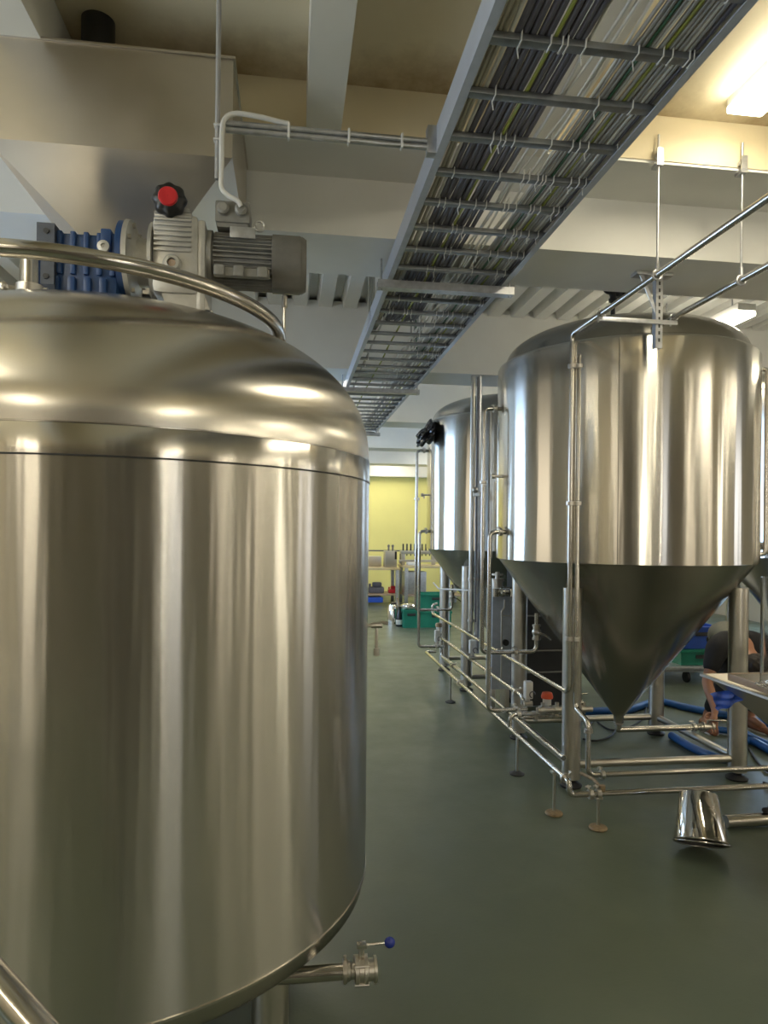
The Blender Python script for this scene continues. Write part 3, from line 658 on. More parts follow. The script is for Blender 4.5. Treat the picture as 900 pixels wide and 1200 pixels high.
# port pipes of the two tanks standing along the aisle
LP = [('nearest', .0), ('farther', TF[1] - T1[1])]
for nm, dy in LP:
    y = 4.70 + dy
    pipe([(1.475, y, 2.475), (1.352, y, 2.475), (1.352, y, .745), (1.755, y, .745), (1.755, y, 1.02)], 'steel pipe from the upper side port of the %s tank down to its cone' % nm,
         clamps=[((1.43, y, 2.475), (1, 0, 0)), ((1.352, y, 1.95), (0, 0, 1)), ((1.60, y, .745), (1, 0, 0))], fr=.045)
    o = thing('ball_valve', (1.755, y, .80), 'small steel valve under the cone of the %s tank' % nm, 'valve')
    q = MB(); q.cyl((1.755, y, .83), (1.755, y, .845), .03, 16); q.cyl((1.755, y, .925), (1.755, y, .94), .03, 16); q.cyl((1.755, y, .845), (1.755, y, .925), .025, 16); q.sphere((1.755, y, .885), .033, 14); q.build('body', 'satin', o)
    q = MB(); q.cyl((1.755, y - .02, .885), (1.755, y - .065, .885), .008, 8); q.tube([(1.755, y - .06, .885), (1.80, y - .065, .87), (1.84, y - .065, .84)], .007, 8); q.build('lever', 'steel', o)
    y = 4.56 + dy
    pipe([(1.475, y, 1.60), (1.362, y, 1.60), (1.362, y, .37), (1.56, y, .37), (1.64, y, .37)], 'steel pipe from the lower side port of the %s tank down near the floor' % nm,
         clamps=[((1.435, y, 1.60), (1, 0, 0)), ((1.56, y, .37), (1, 0, 0))], fr=.045)
    o = thing('sample_valve', (1.46, 4.63 + dy, 1.98), 'tiny sample valve on the left side of the %s tank' % nm, 'valve')
    q = MB(); q.cyl((1.466, 4.63 + dy, 1.99), (1.40, 4.63 + dy, 1.99), .010, 10); q.cyl((1.42, 4.63 + dy, 1.985), (1.42, 4.63 + dy, 1.95), .008, 10); q.cyl((1.41, 4.63 + dy, 1.99), (1.39, 4.63 + dy, 1.99), .018, 12); q.build('body', 'satin', o)
# right-hand port pipe of the nearest tank
pipe([(3.05, 4.19, 2.70), (3.125, 4.145, 2.70), (3.125, 4.145, 1.47), (3.05, 4.19, 1.47)], 'upright steel pipe down the right side of the nearest tank', clamps=[((3.09, 4.166, 2.70), (.86, -.5, 0)), ((3.09, 4.166, 1.47), (.86, -.5, 0))], fr=.03)
pipe([(3.82, 5.01, 1.50), (3.66, 4.93, 1.51)], 'short steel stub on the left side of the tank at the right edge', clamps=[((3.70, 4.95, 1.51), (.86, .5, 0))], r=.022)
# cone outlet with valve, reaching right
pipe([(2.34, 4.61, .252), (2.34, 4.61, .20), (2.34, 4.61, .195), (2.96, 4.61, .195)], 'steel outlet pipe from the tip of the nearest tank running right', r=.021, fr=.05, clamps=[((2.92, 4.61, .195), (1, 0, 0)), ((2.34, 4.61, .246), (0, 0, 1))])
o = thing('outlet_valve', (3.03, 4.61, .17), 'steel valve at the end of the cone outlet pipe, held by the crouching person', 'valve')
q = MB(); q.cyl((2.962, 4.61, .195), (3.08, 4.61, .195), .026, 18); q.cyl((2.985, 4.61, .195), (3.0, 4.61, .195), .036, 18); q.cyl((3.05, 4.61, .195), (3.065, 4.61, .195), .036, 18); q.build('body', 'satin', o)
q = MB(); q.cyl((3.03, 4.61, .215), (3.03, 4.61, .245), .009, 10); q.tube([(3.03, 4.61, .242), (3.08, 4.58, .247), (3.14, 4.56, .248)], .007, 8); q.build('lever', 'steel', o)
# actuated valves
def act(x, y, z, mat, label, cap):
    o = thing('actuated_valve', (x, y, z), label, 'valve')
    q = MB(); q.cyl((x, y, z), (x, y, z + .045), .014, 12); q.cyl((x - .03, y, z + .004), (x + .03, y, z + .004), .02, 14); q.build('body', 'satin', o)
    if cap:
        MB().lathe([(.001, .04), (.03, .04), (.03, .085), (.001, .085)], (x, y, z), seg=20).build('actuator', 'white_plastic', o)
        MB().lathe([(.03, .085), (.040, .085), (.042, .10), (.034, .125), (.015, .13), (.001, .13)], (x, y, z), seg=20).build('cap', mat, o)
    else:
        MB().box((x - .028, y - .03, z + .04), (x + .028, y + .03, z + .165), .010).build('actuator', 'white_plastic', o)
        q = MB(); q.tube([(x + .02 + .02 * math.cos(k * .5), y - .034, z + .075 + .022 * math.sin(k * .5)) for k in range(10)], .004, 6); q.build('wire', 'c_dark', o)
act(1.69, 4.68, .375, None, 'white valve actuator beside the orange capped valve under the nearest tank', False)
act(1.80, 4.60, .35, 'orange', 'valve with a bright orange cap under the nearest tank', True)
act(1.665, 6.10, .44, None, 'white valve actuator on the knee high pipe between the two tanks', False)
act(1.58, 7.22, .37, None, 'white valve actuator beside the farther tank, low on the aisle', False)
act(1.66, 7.50, .445, 'rust', 'valve with a dull red cap below the farther tank', True)
# tall risers between the tanks up to the second beam
pipe([(1.695, 6.28, 3.07), (1.695, 6.28, .66)], 'left of two tall upright pipes between the tanks reaching the beam', r=.022, mat='satin', clamps=[((1.695, 6.28, 1.15), (0, 0, 1)), ((1.695, 6.28, .76), (0, 0, 1))])
pipe([(1.755, 6.28, 3.07), (1.755, 6.28, .45)], 'right of two tall upright pipes between the tanks reaching the beam', r=.026, mat='zinc', clamps=[((1.755, 6.28, 1.15), (0, 0, 1))])
o = thing('conduit', (1.73, 6.235, .7), 'thin dark conduit fixed to the tall pipes between the tanks', 'conduit'); MB().tube([(1.73, 6.235, 3.05), (1.727, 6.232, 2.0), (1.73, 6.235, .75)], .007, 8).build('tube', 'c_dark', o)
q = MB(); q.box((1.69, 6.20, 1.93), (1.77, 6.232, 1.97), .004); q.sphere((1.705, 6.20, 1.99), .03, 12); q.build('bracket', 'satin', o)
pipe([at(508, 683, 6.9) , at(514, 690, 6.7), at(553, 692, 6.25)], 'thin tube strung across in front of the farther tank cone', r=.008, mat='c_white', name='hose')
# threaded stands under the floor pipes
for x, y, zt, lb in ((1.5, 3.71, .245, 'rod stand with round foot under the aisle pipe, the farther of two'), (1.665, 3.5, .175, 'rod stand with round foot under the front floor pipe, the nearer of two')):
    o = thing('pipe_stand', (x, y, 0), lb, 'stand')
    MB().lathe([(.001, 0), (.047, 0), (.05, .006), (.045, .014), (.018, .022), (.001, .022)], (x, y, 0), seg=32).build('foot', 'rust', o)
    MB().cyl((x, y, .02), (x, y, zt), .009, 10).build('rod', 'satin', o)
    MB().box((x - .02, y - .02, zt - .012), (x + .02, y + .02, zt + .001), .003).build('saddle', 'satin', o)
o = thing('pipe_link', (1.69, 3.6, .1), 'rusty spacer joining the two front floor pipes', 'bracket')
q = MB(); q.tube([(1.69, 3.5, .212), (1.69, 3.62, .225), (1.69, 3.782, .20)], .010, 10); q.cyl((1.69, 3.5, .205), (1.69, 3.5, .235), .014, 10); q.build('spacer', 'rust', o)
for dy in (0, 1.9):
    y = 4.35 + dy
    o = thing('pipe_stand', (1.5, y, 0), 'small stand holding up the aisle pipe beside %s' % ('the nearest tank' if not dy else 'the tall upright pipes'), 'stand')
    MB().lathe([(.001, 0), (.047, 0), (.05, .006), (.018, .022), (.001, .022)], (1.5, y, 0), seg=24).build('foot', 'dark_gap', o); MB().cyl((1.5, y, .02), (1.5, y, .245), .009, 10).build('rod', 'satin', o)
# conduits from the tray to the drive
o = thing('conduit', (.1, 2.41, 2.99), 'horizontal pair of grey conduits between the cable tray and the drop', 'conduit')
MB().cyl((-.235, 2.41, 3.0), (.50, 2.41, 3.0), .0105, 12).build('tube', 'zinc', o); MB().cyl((-.235, 2.41, 2.978), (.50, 2.41, 2.978), .0105, 12).build('tube', 'zinc', o)
for x in (-.02, .19, .38): MB().box((x - .004, 2.396, 2.964), (x + .004, 2.424, 3.016), .002).build('strap', 'c_white', o)
MB().box((.47, 2.39, 2.95), (.503, 2.43, 3.05), .003).build('end_bracket', 'zinc', o)
o = thing('conduit', (-.255, 2.40, 2.74), 'upright grey conduit dropping from the ceiling to the drive motor', 'conduit')
MB().cyl((-.262, 2.40, 3.58), (-.262, 2.40, 2.80), .0085, 12).build('tube', 'c_grey', o)
for z in (2.98, 2.93): MB().box((-.275, 2.386, z), (-.249, 2.414, z + .006), .002).build('strap', 'c_white', o)
o = MB().tube(spline([(-.02, 2.41, 3.018), (-.06, 2.405, 3.02), (-.12, 2.395, 3.024), (-.20, 2.388, 3.024), (-.237, 2.386, 3.0), (-.246, 2.385, 2.95), (-.246, 2.385, 2.82), (-.245, 2.382, 2.765), (-.225, 2.37, 2.735), (-.19, 2.365, 2.715), (-.178, 2.37, 2.70)], 6), .0085, 10).build('power_cable', 'c_white')
tag(o, 'white power cable running down the conduit into the motor terminal box', 'cable')
def ground(px, py, z=0.):
    """the floor point (height z) seen at a place of the photograph"""
    a, b = at(px, py, 1.), at(px, py, 2.); d = b - a; o = V((0, 0, EYE)); d = (a - o)
    t = (z - EYE) / d.z; return o + d * t
# ---------------------------------------------------------------- upturned bucket and floor pipe
bp = ground(837, 1006); ang = math.radians(-9)
def rot(b, m): b.v = [m @ p for p in b.v]; return b
bk = thing('bucket', (bp.x, bp.y, 0), 'shiny steel bucket standing upside down and tilted on the floor at the lower right', 'bucket')
Rm = Matrix.Translation((bp.x, 3.235, .0)) @ Matrix.Rotation(math.radians(-28), 4, 'Z') @ Matrix.Rotation(math.radians(-2), 4, 'Y') @ Matrix.Rotation(math.radians(-31), 4, 'X') @ Matrix.Translation((0, -.128, -.024))
rot(MB().lathe([(.1225, .030), (.126, .028), (.0905, .255), (.084, .262), (.001, .262)], seg=64), Rm).build('body', 'mirror', bk)
rot(MB().lathe([(.1225, .030), (.088, .252), (.080, .257), (.001, .258)], seg=64), Rm).build('inside_shade', 'dark_gap', bk)  # steel inside coloured dark to stand for the shade in the mouth
rot(MB().tube([(.127 * math.cos(2 * PI * k / 48), .127 * math.sin(2 * PI * k / 48), .028) for k in range(48)], .005, 8, closed=True, cap=False), Rm).build('rim', 'steel', bk)
rot(MB().tube([(.13 * math.cos(t), -.02 - .055 * 0 + .13 * math.sin(t) * .98, .024 - .016 * math.sin(-t) ) for t in [-PI * k / 24 for k in range(25)]], .004, 8), Rm).build('handle', 'steel', bk)
q = ground(846, 963, .035)
pipe([(q.x + .02, q.y, .036), (q.x + 1.5, q.y + .02, .036)], 'thick pale steel pipe lying on the floor right of the bucket', r=.034, fr=.01)
o = MB().tube(fillet([(q.x + .27, q.y + .02, .075), (q.x + .25, q.y - .0, .088), (q.x + .5, q.y, .080)], .03), .014, 12).build('rubber_handle', 'rubber'); tag(o, 'dark rubber grip on the pale pipe on the floor', 'handle')

# ---------------------------------------------------------------- receiving hopper and bench at the right edge
o = thing('feed_hopper', (2.42, 2.95, 0), 'stainless funnel hopper on legs at the right edge behind the bench top', 'hopper')
A = [(2.03, 3.16), (2.85, 3.16), (2.85, 2.60), (2.03, 2.60)]; zt, zl, zb = .905, .86, .60; B = [(2.40, 3.0), (2.62, 3.0), (2.62, 2.76), (2.40, 2.76)]
t = .012
Ai = [(2.03 + t, 3.16 - t), (2.85 - t, 3.16 - t), (2.85 - t, 2.60 + t), (2.03 + t, 2.60 + t)]; A2 = [(2.10, 3.12), (2.82, 3.12), (2.82, 2.64), (2.10, 2.64)]
vs = [(*p, zt) for p in A] + [(*p, zt) for p in Ai] + [(*p, zt - .05) for p in A2] + [(*p, zb) for p in B] + [(*p, zb - .12) for p in B] + [(*p, zt - .012) for p in A]
fs = []
for i in range(4):
    j = (i + 1) % 4
    for a, c in ((0, 4), (4, 8), (8, 12), (12, 16), (0, 20)): fs.append([a + i, a + j, c + j, c + i])
MB().add(vs, fs).build('funnel', 'hopper', o, 20)
for x, y in ((2.83, 3.10), (2.83, 2.66)): MB().cyl((x, y, 0), (x, y, zt - .03), .02, 16).build('leg', 'satin', o)
MB().box((2.55, 2.86, .30), (2.85, 2.90, .34)).build('brace', 'satin', o)
o = thing('work_bench', (2.6, 2.4, 0), 'steel bench with a brown board edge cut off by the right picture edge', 'bench')
MB().box((2.075, 1.9, .912), (3.3, 2.985, .938), .003).build('bench_top', 'satin', o)
q = MB(); q.box((2.066, 1.9, .9065), (2.075, 2.985, .940), .002); q.box((2.066, 2.985, .9065), (3.3, 2.994, .940), .002); q.build('edge_board', 'board', o)
for x, y in ((3.2, 2.9), (3.2, 2.0), (2.7, 1.95)): MB().box((x - .025, y - .025, 0), (x + .025, y + .025, .91), .004).build('leg', 'satin', o)
# crumpled blue film over the hopper corner
def film():
    bm = bmesh.new(); nx, ny = 14, 14; g = {}
    A0, A1, B0, B1 = at(829, 812, 3.17), at(863, 806, 3.03), at(839, 833, 3.12), at(868, 818, 3.02)
    for i in range(nx + 1):
        for j in range(ny + 1):
            u, w = i / nx, j / ny; p = (A0 * (1 - u) + A1 * u) * (1 - w) + (B0 * (1 - u) + B1 * u) * w
            p = p + V((0, -.02 - .011 * math.sin(u * 9 + w * 5) - .006 * math.sin(w * 13 - u * 8), .003 * math.sin(u * 11) + .004 * math.sin(w * 8 + u * 5)))
            g[i, j] = bm.verts.new(p)
    for i in range(nx):
        for j in range(ny): bm.faces.new((g[i, j], g[i + 1, j], g[i + 1, j + 1], g[i, j + 1]))
    geo = bmesh.ops.solidify(bm, geom=bm.faces[:], thickness=.004)
    return MB().bm(bm)
tag(film().build('plastic_film', 'blue_film'), 'crumpled blue plastic sheet hanging from the hopper corner beside the bench', 'plastic sheet')
c = at(904, 806, 2.72)
o = thing('measuring_cylinder', (c.x, c.y, .939), 'clear upright plastic tube standing on the bench at the right edge', 'tube')
MB().lathe([(.045, .944), (.045, 1.415), (.041, 1.415), (.041, .948)], (c.x, c.y, 0), seg=40).build('tube', 'glassy', o)
MB().lathe([(.001, .939), (.062, .939), (.064, .947), (.05, .952), (.046, .957), (.001, .957)], (c.x, c.y, 0), seg=40).build('base', 'glassy', o)

# ---------------------------------------------------------------- equipment between the tanks
o = thing('equipment_cabinet', (2.25, 6.1, 0), 'tall black cabinet with thin horizontal rails standing between the two tanks', 'cabinet')
MB().box((2.03, 5.82, .06), (2.56, 6.24, 1.38), .01).build('body', 'dark_gap', o)
for z in (.36, .55, .86, 1.10): MB().cyl((2.02, 5.805, z), (2.57, 5.805, z), .008, 8).build('rail', 'grey_paint', o)
MB().cyl((2.03, 5.80, .06), (2.03, 5.80, 1.30), .010, 10).build('post', 'grey_paint', o)
for x in (2.06, 2.52):
    for y in (5.86, 6.20): MB().cyl((x, y, 0), (x, y, .065), .025, 12).build('foot', 'rubber', o)
o = thing('filter_housing', (1.86, 5.95, 0), 'blue grey steel column with valves on top between the two tanks', 'column')
b = MB(); b.box((1.775, 5.86, .20), (1.955, 6.05, 1.10), .02); b.build('body', 'rail', o)
b = MB(); b.cyl((1.85, 5.95, 1.10), (1.85, 5.95, 1.16), .05, 20); b.cyl((1.85, 5.95, 1.16), (1.85, 5.95, 1.18), .062, 20); b.cyl((1.85, 5.95, 1.21), (1.85, 5.95, 1.225), .05, 20); b.cyl((1.85, 5.95, 1.18), (1.85, 5.95, 1.24), .02, 14); b.build('top_cap', 'satin', o)
b = MB(); ball_valve(b, (1.86, 5.83, 1.06), (1, 0, 0), .018); b.cyl((1.79, 5.83, 1.06), (1.98, 5.83, 1.06), .016, 12); b.cyl((1.95, 5.83, 1.03), (1.95, 5.83, 1.10), .03, 14); b.cyl((1.80, 5.83, 1.03), (1.80, 5.83, 1.10), .028, 14); b.build('valve_group', 'steel', o)
b = MB(); b.tube(fillet([(1.88, 5.83, 1.0), (1.88, 5.83, .93), (1.855, 5.83, .90), (1.855, 5.83, .28)], .03), .008, 10); b.tube([(1.855, 5.83, .86), (1.94, 5.83, .86)], .006, 8); b.build('small_tube', 'satin', o)
b = MB(); b.cyl((1.90, 5.835, .62), (1.90, 5.86, .62), .028, 18); b.build('gauge', 'black', o)
for x in (1.80, 1.93): MB().box((x - .02, 5.88, 0), (x + .02, 6.03, .21), .004).build('leg', 'satin', o)
# ---------------------------------------------------------------- black bag on the far tank rim
def bag():
    bm = bmesh.new(); bmesh.ops.create_icosphere(bm, subdivisions=4, radius=1)
    for v in bm.verts:
        p = v.co.copy(); n = .16 * math.sin(p.x * 5 + p.z * 4) + .12 * math.sin(p.z * 9 + p.y * 6) + .09 * math.sin(p.x * 13 - p.z * 7)
        p *= 1 + n; p.x *= .085; p.y *= .13; p.z *= .125; p.x += p.z * .45
        v.co = p
    return bm
p = at(501, 508, 7.02)
tag(MB().bm(bag(), Matrix.Translation(p)).build('plastic_bag', 'bag'), 'crumpled black plastic bag hung over the top rim of the farther tank', 'bag')

# ---------------------------------------------------------------- bottling tables at the far yellow wall
Yt = 14.6
def table(x0, x1, y0, y1, z, label):
    o = thing('work_table', ((x0 + x1) / 2, (y0 + y1) / 2, 0), label, 'table')
    MB().box((x0, y0, z - .05), (x1, y1, z), .006).build('tabletop', 'wood', o)
    MB().box((x0 + .03, y0 + .05, .20), (x1 - .03, y1 - .04, .23), .004).build('shelf', 'board', o)
    for x in (x0 + .06, x1 - .06):
        for y in (y0 + .06, y1 - .06): MB().box((x - .035, y - .035, 0), (x + .035, y + .035, z - .05), .004).build('leg', 'zinc', o)
    return o
xa = at(425, 690, Yt).x; xb = at(470, 690, Yt).x; xc_ = at(514, 690, Yt - .2).x
table(xa - .9, xb - .02, Yt, Yt + .8, .80, 'long wooden work table at the yellow wall, the left one')
table(xb + .02, xc_ + .6, Yt - .25, Yt + .6, .86, 'wooden work table carrying the bottle filler at the yellow wall')
# panel under the filler table
x0 = at(474, 690, Yt - .1).x; x1 = at(500, 690, Yt - .1).x
o = MB().box((x0, Yt - .06, .234), (x1, Yt + .30, .72), .01).build('metal_box', 'zinc'); tag(o, 'grey metal box on the shelf under the bottle filler', 'box')
o = thing('bottle_filler', (xb + .5, Yt + .1, .86), 'steel bottle filling machine with a row of black nozzles on the far table', 'machine')
fx0, fx1 = at(470, 660, Yt).x, at(512, 660, Yt).x
MB().box((fx0, Yt + .02, 1.10), (fx1, Yt + .22, 1.17), .008).build('beam', 'satin', o)
MB().box((fx0 + .02, Yt + .06, .86), (fx0 + .10, Yt + .18, 1.10), .006).build('stand', 'satin', o); MB().box((fx1 - .10, Yt + .06, .86), (fx1 - .02, Yt + .18, 1.10), .006).build('stand', 'satin', o)
for k in range(9):
    x = fx0 + .06 + k * (fx1 - fx0 - .12) / 8
    q = MB(); q.cyl((x, Yt + .10, 1.17), (x, Yt + .10, 1.32), .017, 10); q.cyl((x, Yt + .10, 1.06), (x, Yt + .10, 1.10), .012, 8); q.build('nozzle', 'black', o)
MB().box((fx0 - .05, Yt - .05, .93), (fx1, Yt + .0, .98), .005).build('tray', 'hopper', o)
ex0, ex1 = at(452, 660, Yt).x, at(466, 660, Yt).x
o = thing('labelling_machine', ((ex0 + ex1) / 2, Yt + .2, .80), 'small pale machine with two black posts on the left far table', 'machine')
q = MB(); q.box((ex0, Yt + .1, .80), (ex1, Yt + .4, 1.16), .015); q.build('body', 'hopper', o)
MB().box((ex1 - .05, Yt + .092, .98), (ex1 - .005, Yt + .102, 1.15)).build('panel', 'black', o)
for x in (ex0 + .09, ex1 - .08): q = MB(); q.cyl((x, Yt + .2, 1.16), (x, Yt + .2, 1.27), .02, 10); q.sphere((x, Yt + .2, 1.27), .03, 10); q.build('post', 'grey_paint', o)
o = MB().box((xa - .9, Yt + .83, 1.13), (xc_ + .4, Yt + .86, 1.16)).build('wall_rail', 'c_dark'); 
tag(o, 'thin dark rail running along behind the far tables', 'rail')
for s_ in (xa - .5, xb + .1): MB().box((s_, Yt + .84, 0), (s_ + .04, Yt + .87, 1.13)).build('rail_post', 'c_dark', o)
o = MB().box((at(433, 660, Yt).x - .5, Yt + .45, .80), (at(450, 660, Yt).x, Yt + .75, 1.03), .01).build('steel_box', 'hopper'); tag(o, 'low steel box on the left end of the far table', 'box')
o = MB().box((at(476, 668, Yt).x, Yt - .2, .863), (at(489, 668, Yt).x, Yt - .0, .93), .01).build('carton', 'white_plastic'); tag(o, 'white carton lying on the filler table', 'box')
def lump(x, y, z, s, mat, label, name='tool'):
    q = MB(); q.box((x - s, y - s * .7, z), (x + s, y + s * .7, z + s * .8), s * .2); q.box((x - s * .5, y - s * .4, z + s * .78), (x + s * .7, y + s * .4, z + s * 1.4), s * .2)
    q.cyl((x - s * .8, y, z + s * .8), (x - s * .8, y, z + s * 1.2), s * .16, 8); tag(q.build(name, mat), label, 'equipment')
u = at(441, 690, Yt + .25); lump(u.x, Yt + .3, .232, .17, 'c_dark', 'dark motor on the shelf of the left far table', 'motor')
u = at(461, 690, Yt + .25); lump(u.x, Yt + .3, .232, .11, 'red', 'small red tool on the shelf of the left far table', 'power_tool')
u = at(497, 690, Yt + .1); 
q = MB().box((at(433, 701, Yt - .3).x - .4, Yt - .02, .05), (at(451, 701, Yt - .3).x, Yt + .45, .16), .01); tag(q.build('crate', 'blue_crate'), 'flat blue crate under the left far table', 'crate')
# crates, churn and bottle on the floor halfway back
def crate(x0, x1, y0, y1, z0, z1, mat, label, group=None):
    o = thing('crate', ((x0 + x1) / 2, (y0 + y1) / 2, z0), label, 'crate', group); t = .012
    b = MB(); b.box((x0, y0, z0), (x1, y1, z0 + t)); b.box((x0, y0, z0 + t), (x1, y0 + t, z1)); b.box((x0, y1 - t, z0 + t), (x1, y1, z1)); b.box((x0, y0 + t, z0 + t), (x0 + t, y1 - t, z1)); b.box((x1 - t, y0 + t, z0 + t), (x1, y1 - t, z1))
    b.build('box', mat, o)
    b = MB(); r = .014
    for (a, c) in (((x0 - r, y0 - r), (x1 + r, y0)), ((x0 - r, y1), (x1 + r, y1 + r)), ((x0 - r, y0), (x0, y1)), ((x1, y0), (x1 + r, y1))): b.box((*a, z1 - .035), (*c, z1), .003)
    b.build('rim', mat, o)
    b = MB(); m = (x0 + x1) / 2; b.box((m - .07, y0 - .016, z1 - .10), (m + .07, y0 - .001, z1 - .06), .004); b.build('handle', 'dark_gap', o); return o
g = ground(473, 736); Yc = g.y
x0, x1 = at(473, 730, Yc).x, at(491, 730, Yc).x
crate(x0, x1, Yc, Yc + .35, 0, .30, 'green_crate', 'small green plastic crate with a steel pot in it on the far floor')
c2a, c2b = at(493, 730, Yc).x, at(529, 730, Yc).x
crate(c2a, c2b, Yc + .02, Yc + .42, 0, .27, 'green_crate', 'green plastic crate at the bottom of the far stack')
crate(c2a, c2b, Yc + .02, Yc + .42, .272, .56, 'green_crate', 'green plastic crate on top of the far stack')
o = MB().lathe([(.001, .14), (.12, .14), (.14, .30), (.155, .34), (.15, .36), (.10, .385), (.03, .39), (.001, .39)], ((x0 + x1) / 2, Yc + .17, 0), seg=36).build('steel_pot', 'mirror'); tag(o, 'shiny round steel pot sitting in the small green crate', 'pot')
g = ground(461, 731)
o = thing('steel_jug', g, 'bright steel jug standing on the far floor left of the green crate', 'jug')
MB().lathe([(.001, 0), (.115, 0), (.115, .02), (.10, .30), (.085, .335), (.001, .34)], g, seg=40).build('body', 'mirror', o)
MB().lathe([(.04, .335), (.05, .36), (.03, .375), (.001, .376)], g, seg=24).build('lid', 'black', o)
g = ground(468, 734)
o = thing('bottle', g, 'dark bottle with a white label standing between the jug and the green crate', 'bottle')
MB().lathe([(.001, 0), (.058, 0), (.06, .01), (.06, .17), (.03, .24), (.022, .31), (.024, .33), (.001, .33)], g, seg=28).build('glass', 'bag', o)
MB().lathe([(.0605, .035), (.0612, .04), (.0612, .11), (.0605, .115)], g, seg=28).build('paper_label', 'white_plastic', o)
g = ground(472, 733)
o = MB().tube([g + V((.0, .1, .01)), g + V((-.08, .12, .46))], .018, 10).build('wooden_stick', 'board'); tag(o, 'stick leaning behind the dark bottle by the green crate', 'stick')

# ---------------------------------------------------------------- trolley and crates behind the nearest tank
g = ground(797, 802); 
o = thing('platform_trolley', (g.x + .1, g.y + .35, 0), 'low grey platform trolley with black wheels behind the nearest tank', 'trolley')
MB().box((g.x - .45, g.y, .155), (g.x + .65, g.y + .7, .19), .008).build('platform', 'zinc', o)
for sx in (-.36, .12, .56):
    for sy in (.08, .62):
        q = MB().lathe([(.001, -.018), (.055, -.018), (.06, -.01), (.06, .01), (.055, .018), (.001, .018)], (g.x + sx, g.y + sy, .062), 'X', 20); q.build('wheel', 'rubber', o)
MB().box((g.x - .42, g.y + .05, .12), (g.x + .62, g.y + .09, .156)).build('caster_frame', 'zinc_dark', o)
u = at(818, 770, g.y + .1)
crate(u.x - .22, u.x + .25, g.y + .06, g.y + .4, .19, .36, 'green_crate', 'green crate on the low trolley behind the nearest tank')
crate(u.x - .20, u.x + .24, g.y + .08, g.y + .40, .362, .60, 'blue_crate', 'blue crate stacked on the green crate behind the nearest tank')
for k in range(2):
    c0 = V((u.x - .36 - .10 * k, g.y + .14 + .1 * k, .19))
    q = thing('glass_jar', c0, ('small jar on the trolley next to the green crate', 'small jar at the left end of the trolley')[k], 'jar')
    MB().lathe([(.001, 0), (.045, 0), (.048, .01), (.045, .10), (.03, .125), (.03, .14)], c0, seg=24).build('glass', 'glassy', q)
    MB().lathe([(.032, .138), (.033, .16), (.001, .162)], c0, seg=20).build('lid', 'board', q)
gp = at(803, 725, g.y + .5)
pipe([(gp.x, g.y + .9, 1.45), (gp.x, g.y + .9, .0)], 'upright steel pipe standing behind the trolley', r=.03)
pipe([(gp.x + .13, g.y + .9, 1.45), (gp.x + .13, g.y + .9, .0)], 'second upright steel pipe behind the trolley, nearer the leg', r=.03)

# ---------------------------------------------------------------- hoses and cables on the floor
def hose(pts, r, mat, label, cat='hose', name='hose'):
    tag(MB().tube(spline(pts, 8), r, 12).build(name, mat), label, cat)
hose([ground(*p, .032) for p in ((640, 838), (700, 833), (735, 832), (770, 822), (805, 829), (840, 836), (875, 842), (930, 858))], .032, 'hose', 'blue hose across the floor behind the nearest tank, the farther one')
hose([ground(*p, .032) for p in ((787, 862), (815, 878), (850, 889), (862, 872), (880, 868), (905, 880), (960, 900))], .03, 'hose', 'blue hose beside the right front leg of the nearest tank')
hose([ground(*p, .032) for p in ((820, 852), (850, 856), (868, 857), (890, 868), (940, 890))], .026, 'hose', 'blue hose under the crouching person, the nearer one')
hose([ground(*p, .012) for p in ((683, 866), (700, 868), (716, 862), (723, 850), (716, 838), (700, 842), (690, 850))], .008, 'rubber', 'thin black cable looped on the floor left of the cone tip', 'cable', 'cable')
hose([ground(*p, .010) for p in ((700, 846), (715, 855), (735, 853), (752, 843), (757, 830))], .007, 'rubber', 'thin black cable curling on the floor behind the cone tip', 'cable', 'cable')
hose([V((3.02, 4.0, .012)), V((3.0, 3.88, .05)), V((2.985, 3.80, .205)), V((2.98, 3.74, .10)), V((2.96, 3.6, .04)), V((2.95, 3.5, .216)), V((2.93, 3.44, .10)), V((2.98, 3.30, .012)), V((3.2, 3.15, .012))], .0085, 'rubber', 'black cable draped over both front floor pipes at the right edge', 'cable', 'cable')
hose([ground(*p, .012) for p in ((878, 878), (890, 896), (905, 906), (930, 915))], .009, 'rubber', 'black cable on the floor right of the front tank leg', 'cable', 'cable')
# handrail tube in the lower left corner
o = thing('handrail', (-.30, .86, 0), 'shiny steel handrail tube crossing the lower left picture corner', 'handrail')
a, c = at(-60, 1085, 1.02), at(70, 1235, .92); dirn = (c - a).normalized(); e = c + dirn * .12
u0 = a - dirn * .12; MB().tube(fillet([(u0.x - .55, u0.y + .02, 0), (u0.x - .55, u0.y + .02, u0.z), u0, e, (e.x + .02, e.y, e.z - .15), (e.x + .02, e.y, .0)], .08), .020, 20).build('rail', 'steel', o)
for fx, fy in ((e.x + .02, e.y), (u0.x - .55, u0.y + .02)): MB().lathe([(.001, 0), (.05, 0), (.05, .008), (.001, .008)], (fx, fy, 0), seg=24).build('base_flange', 'satin', o)
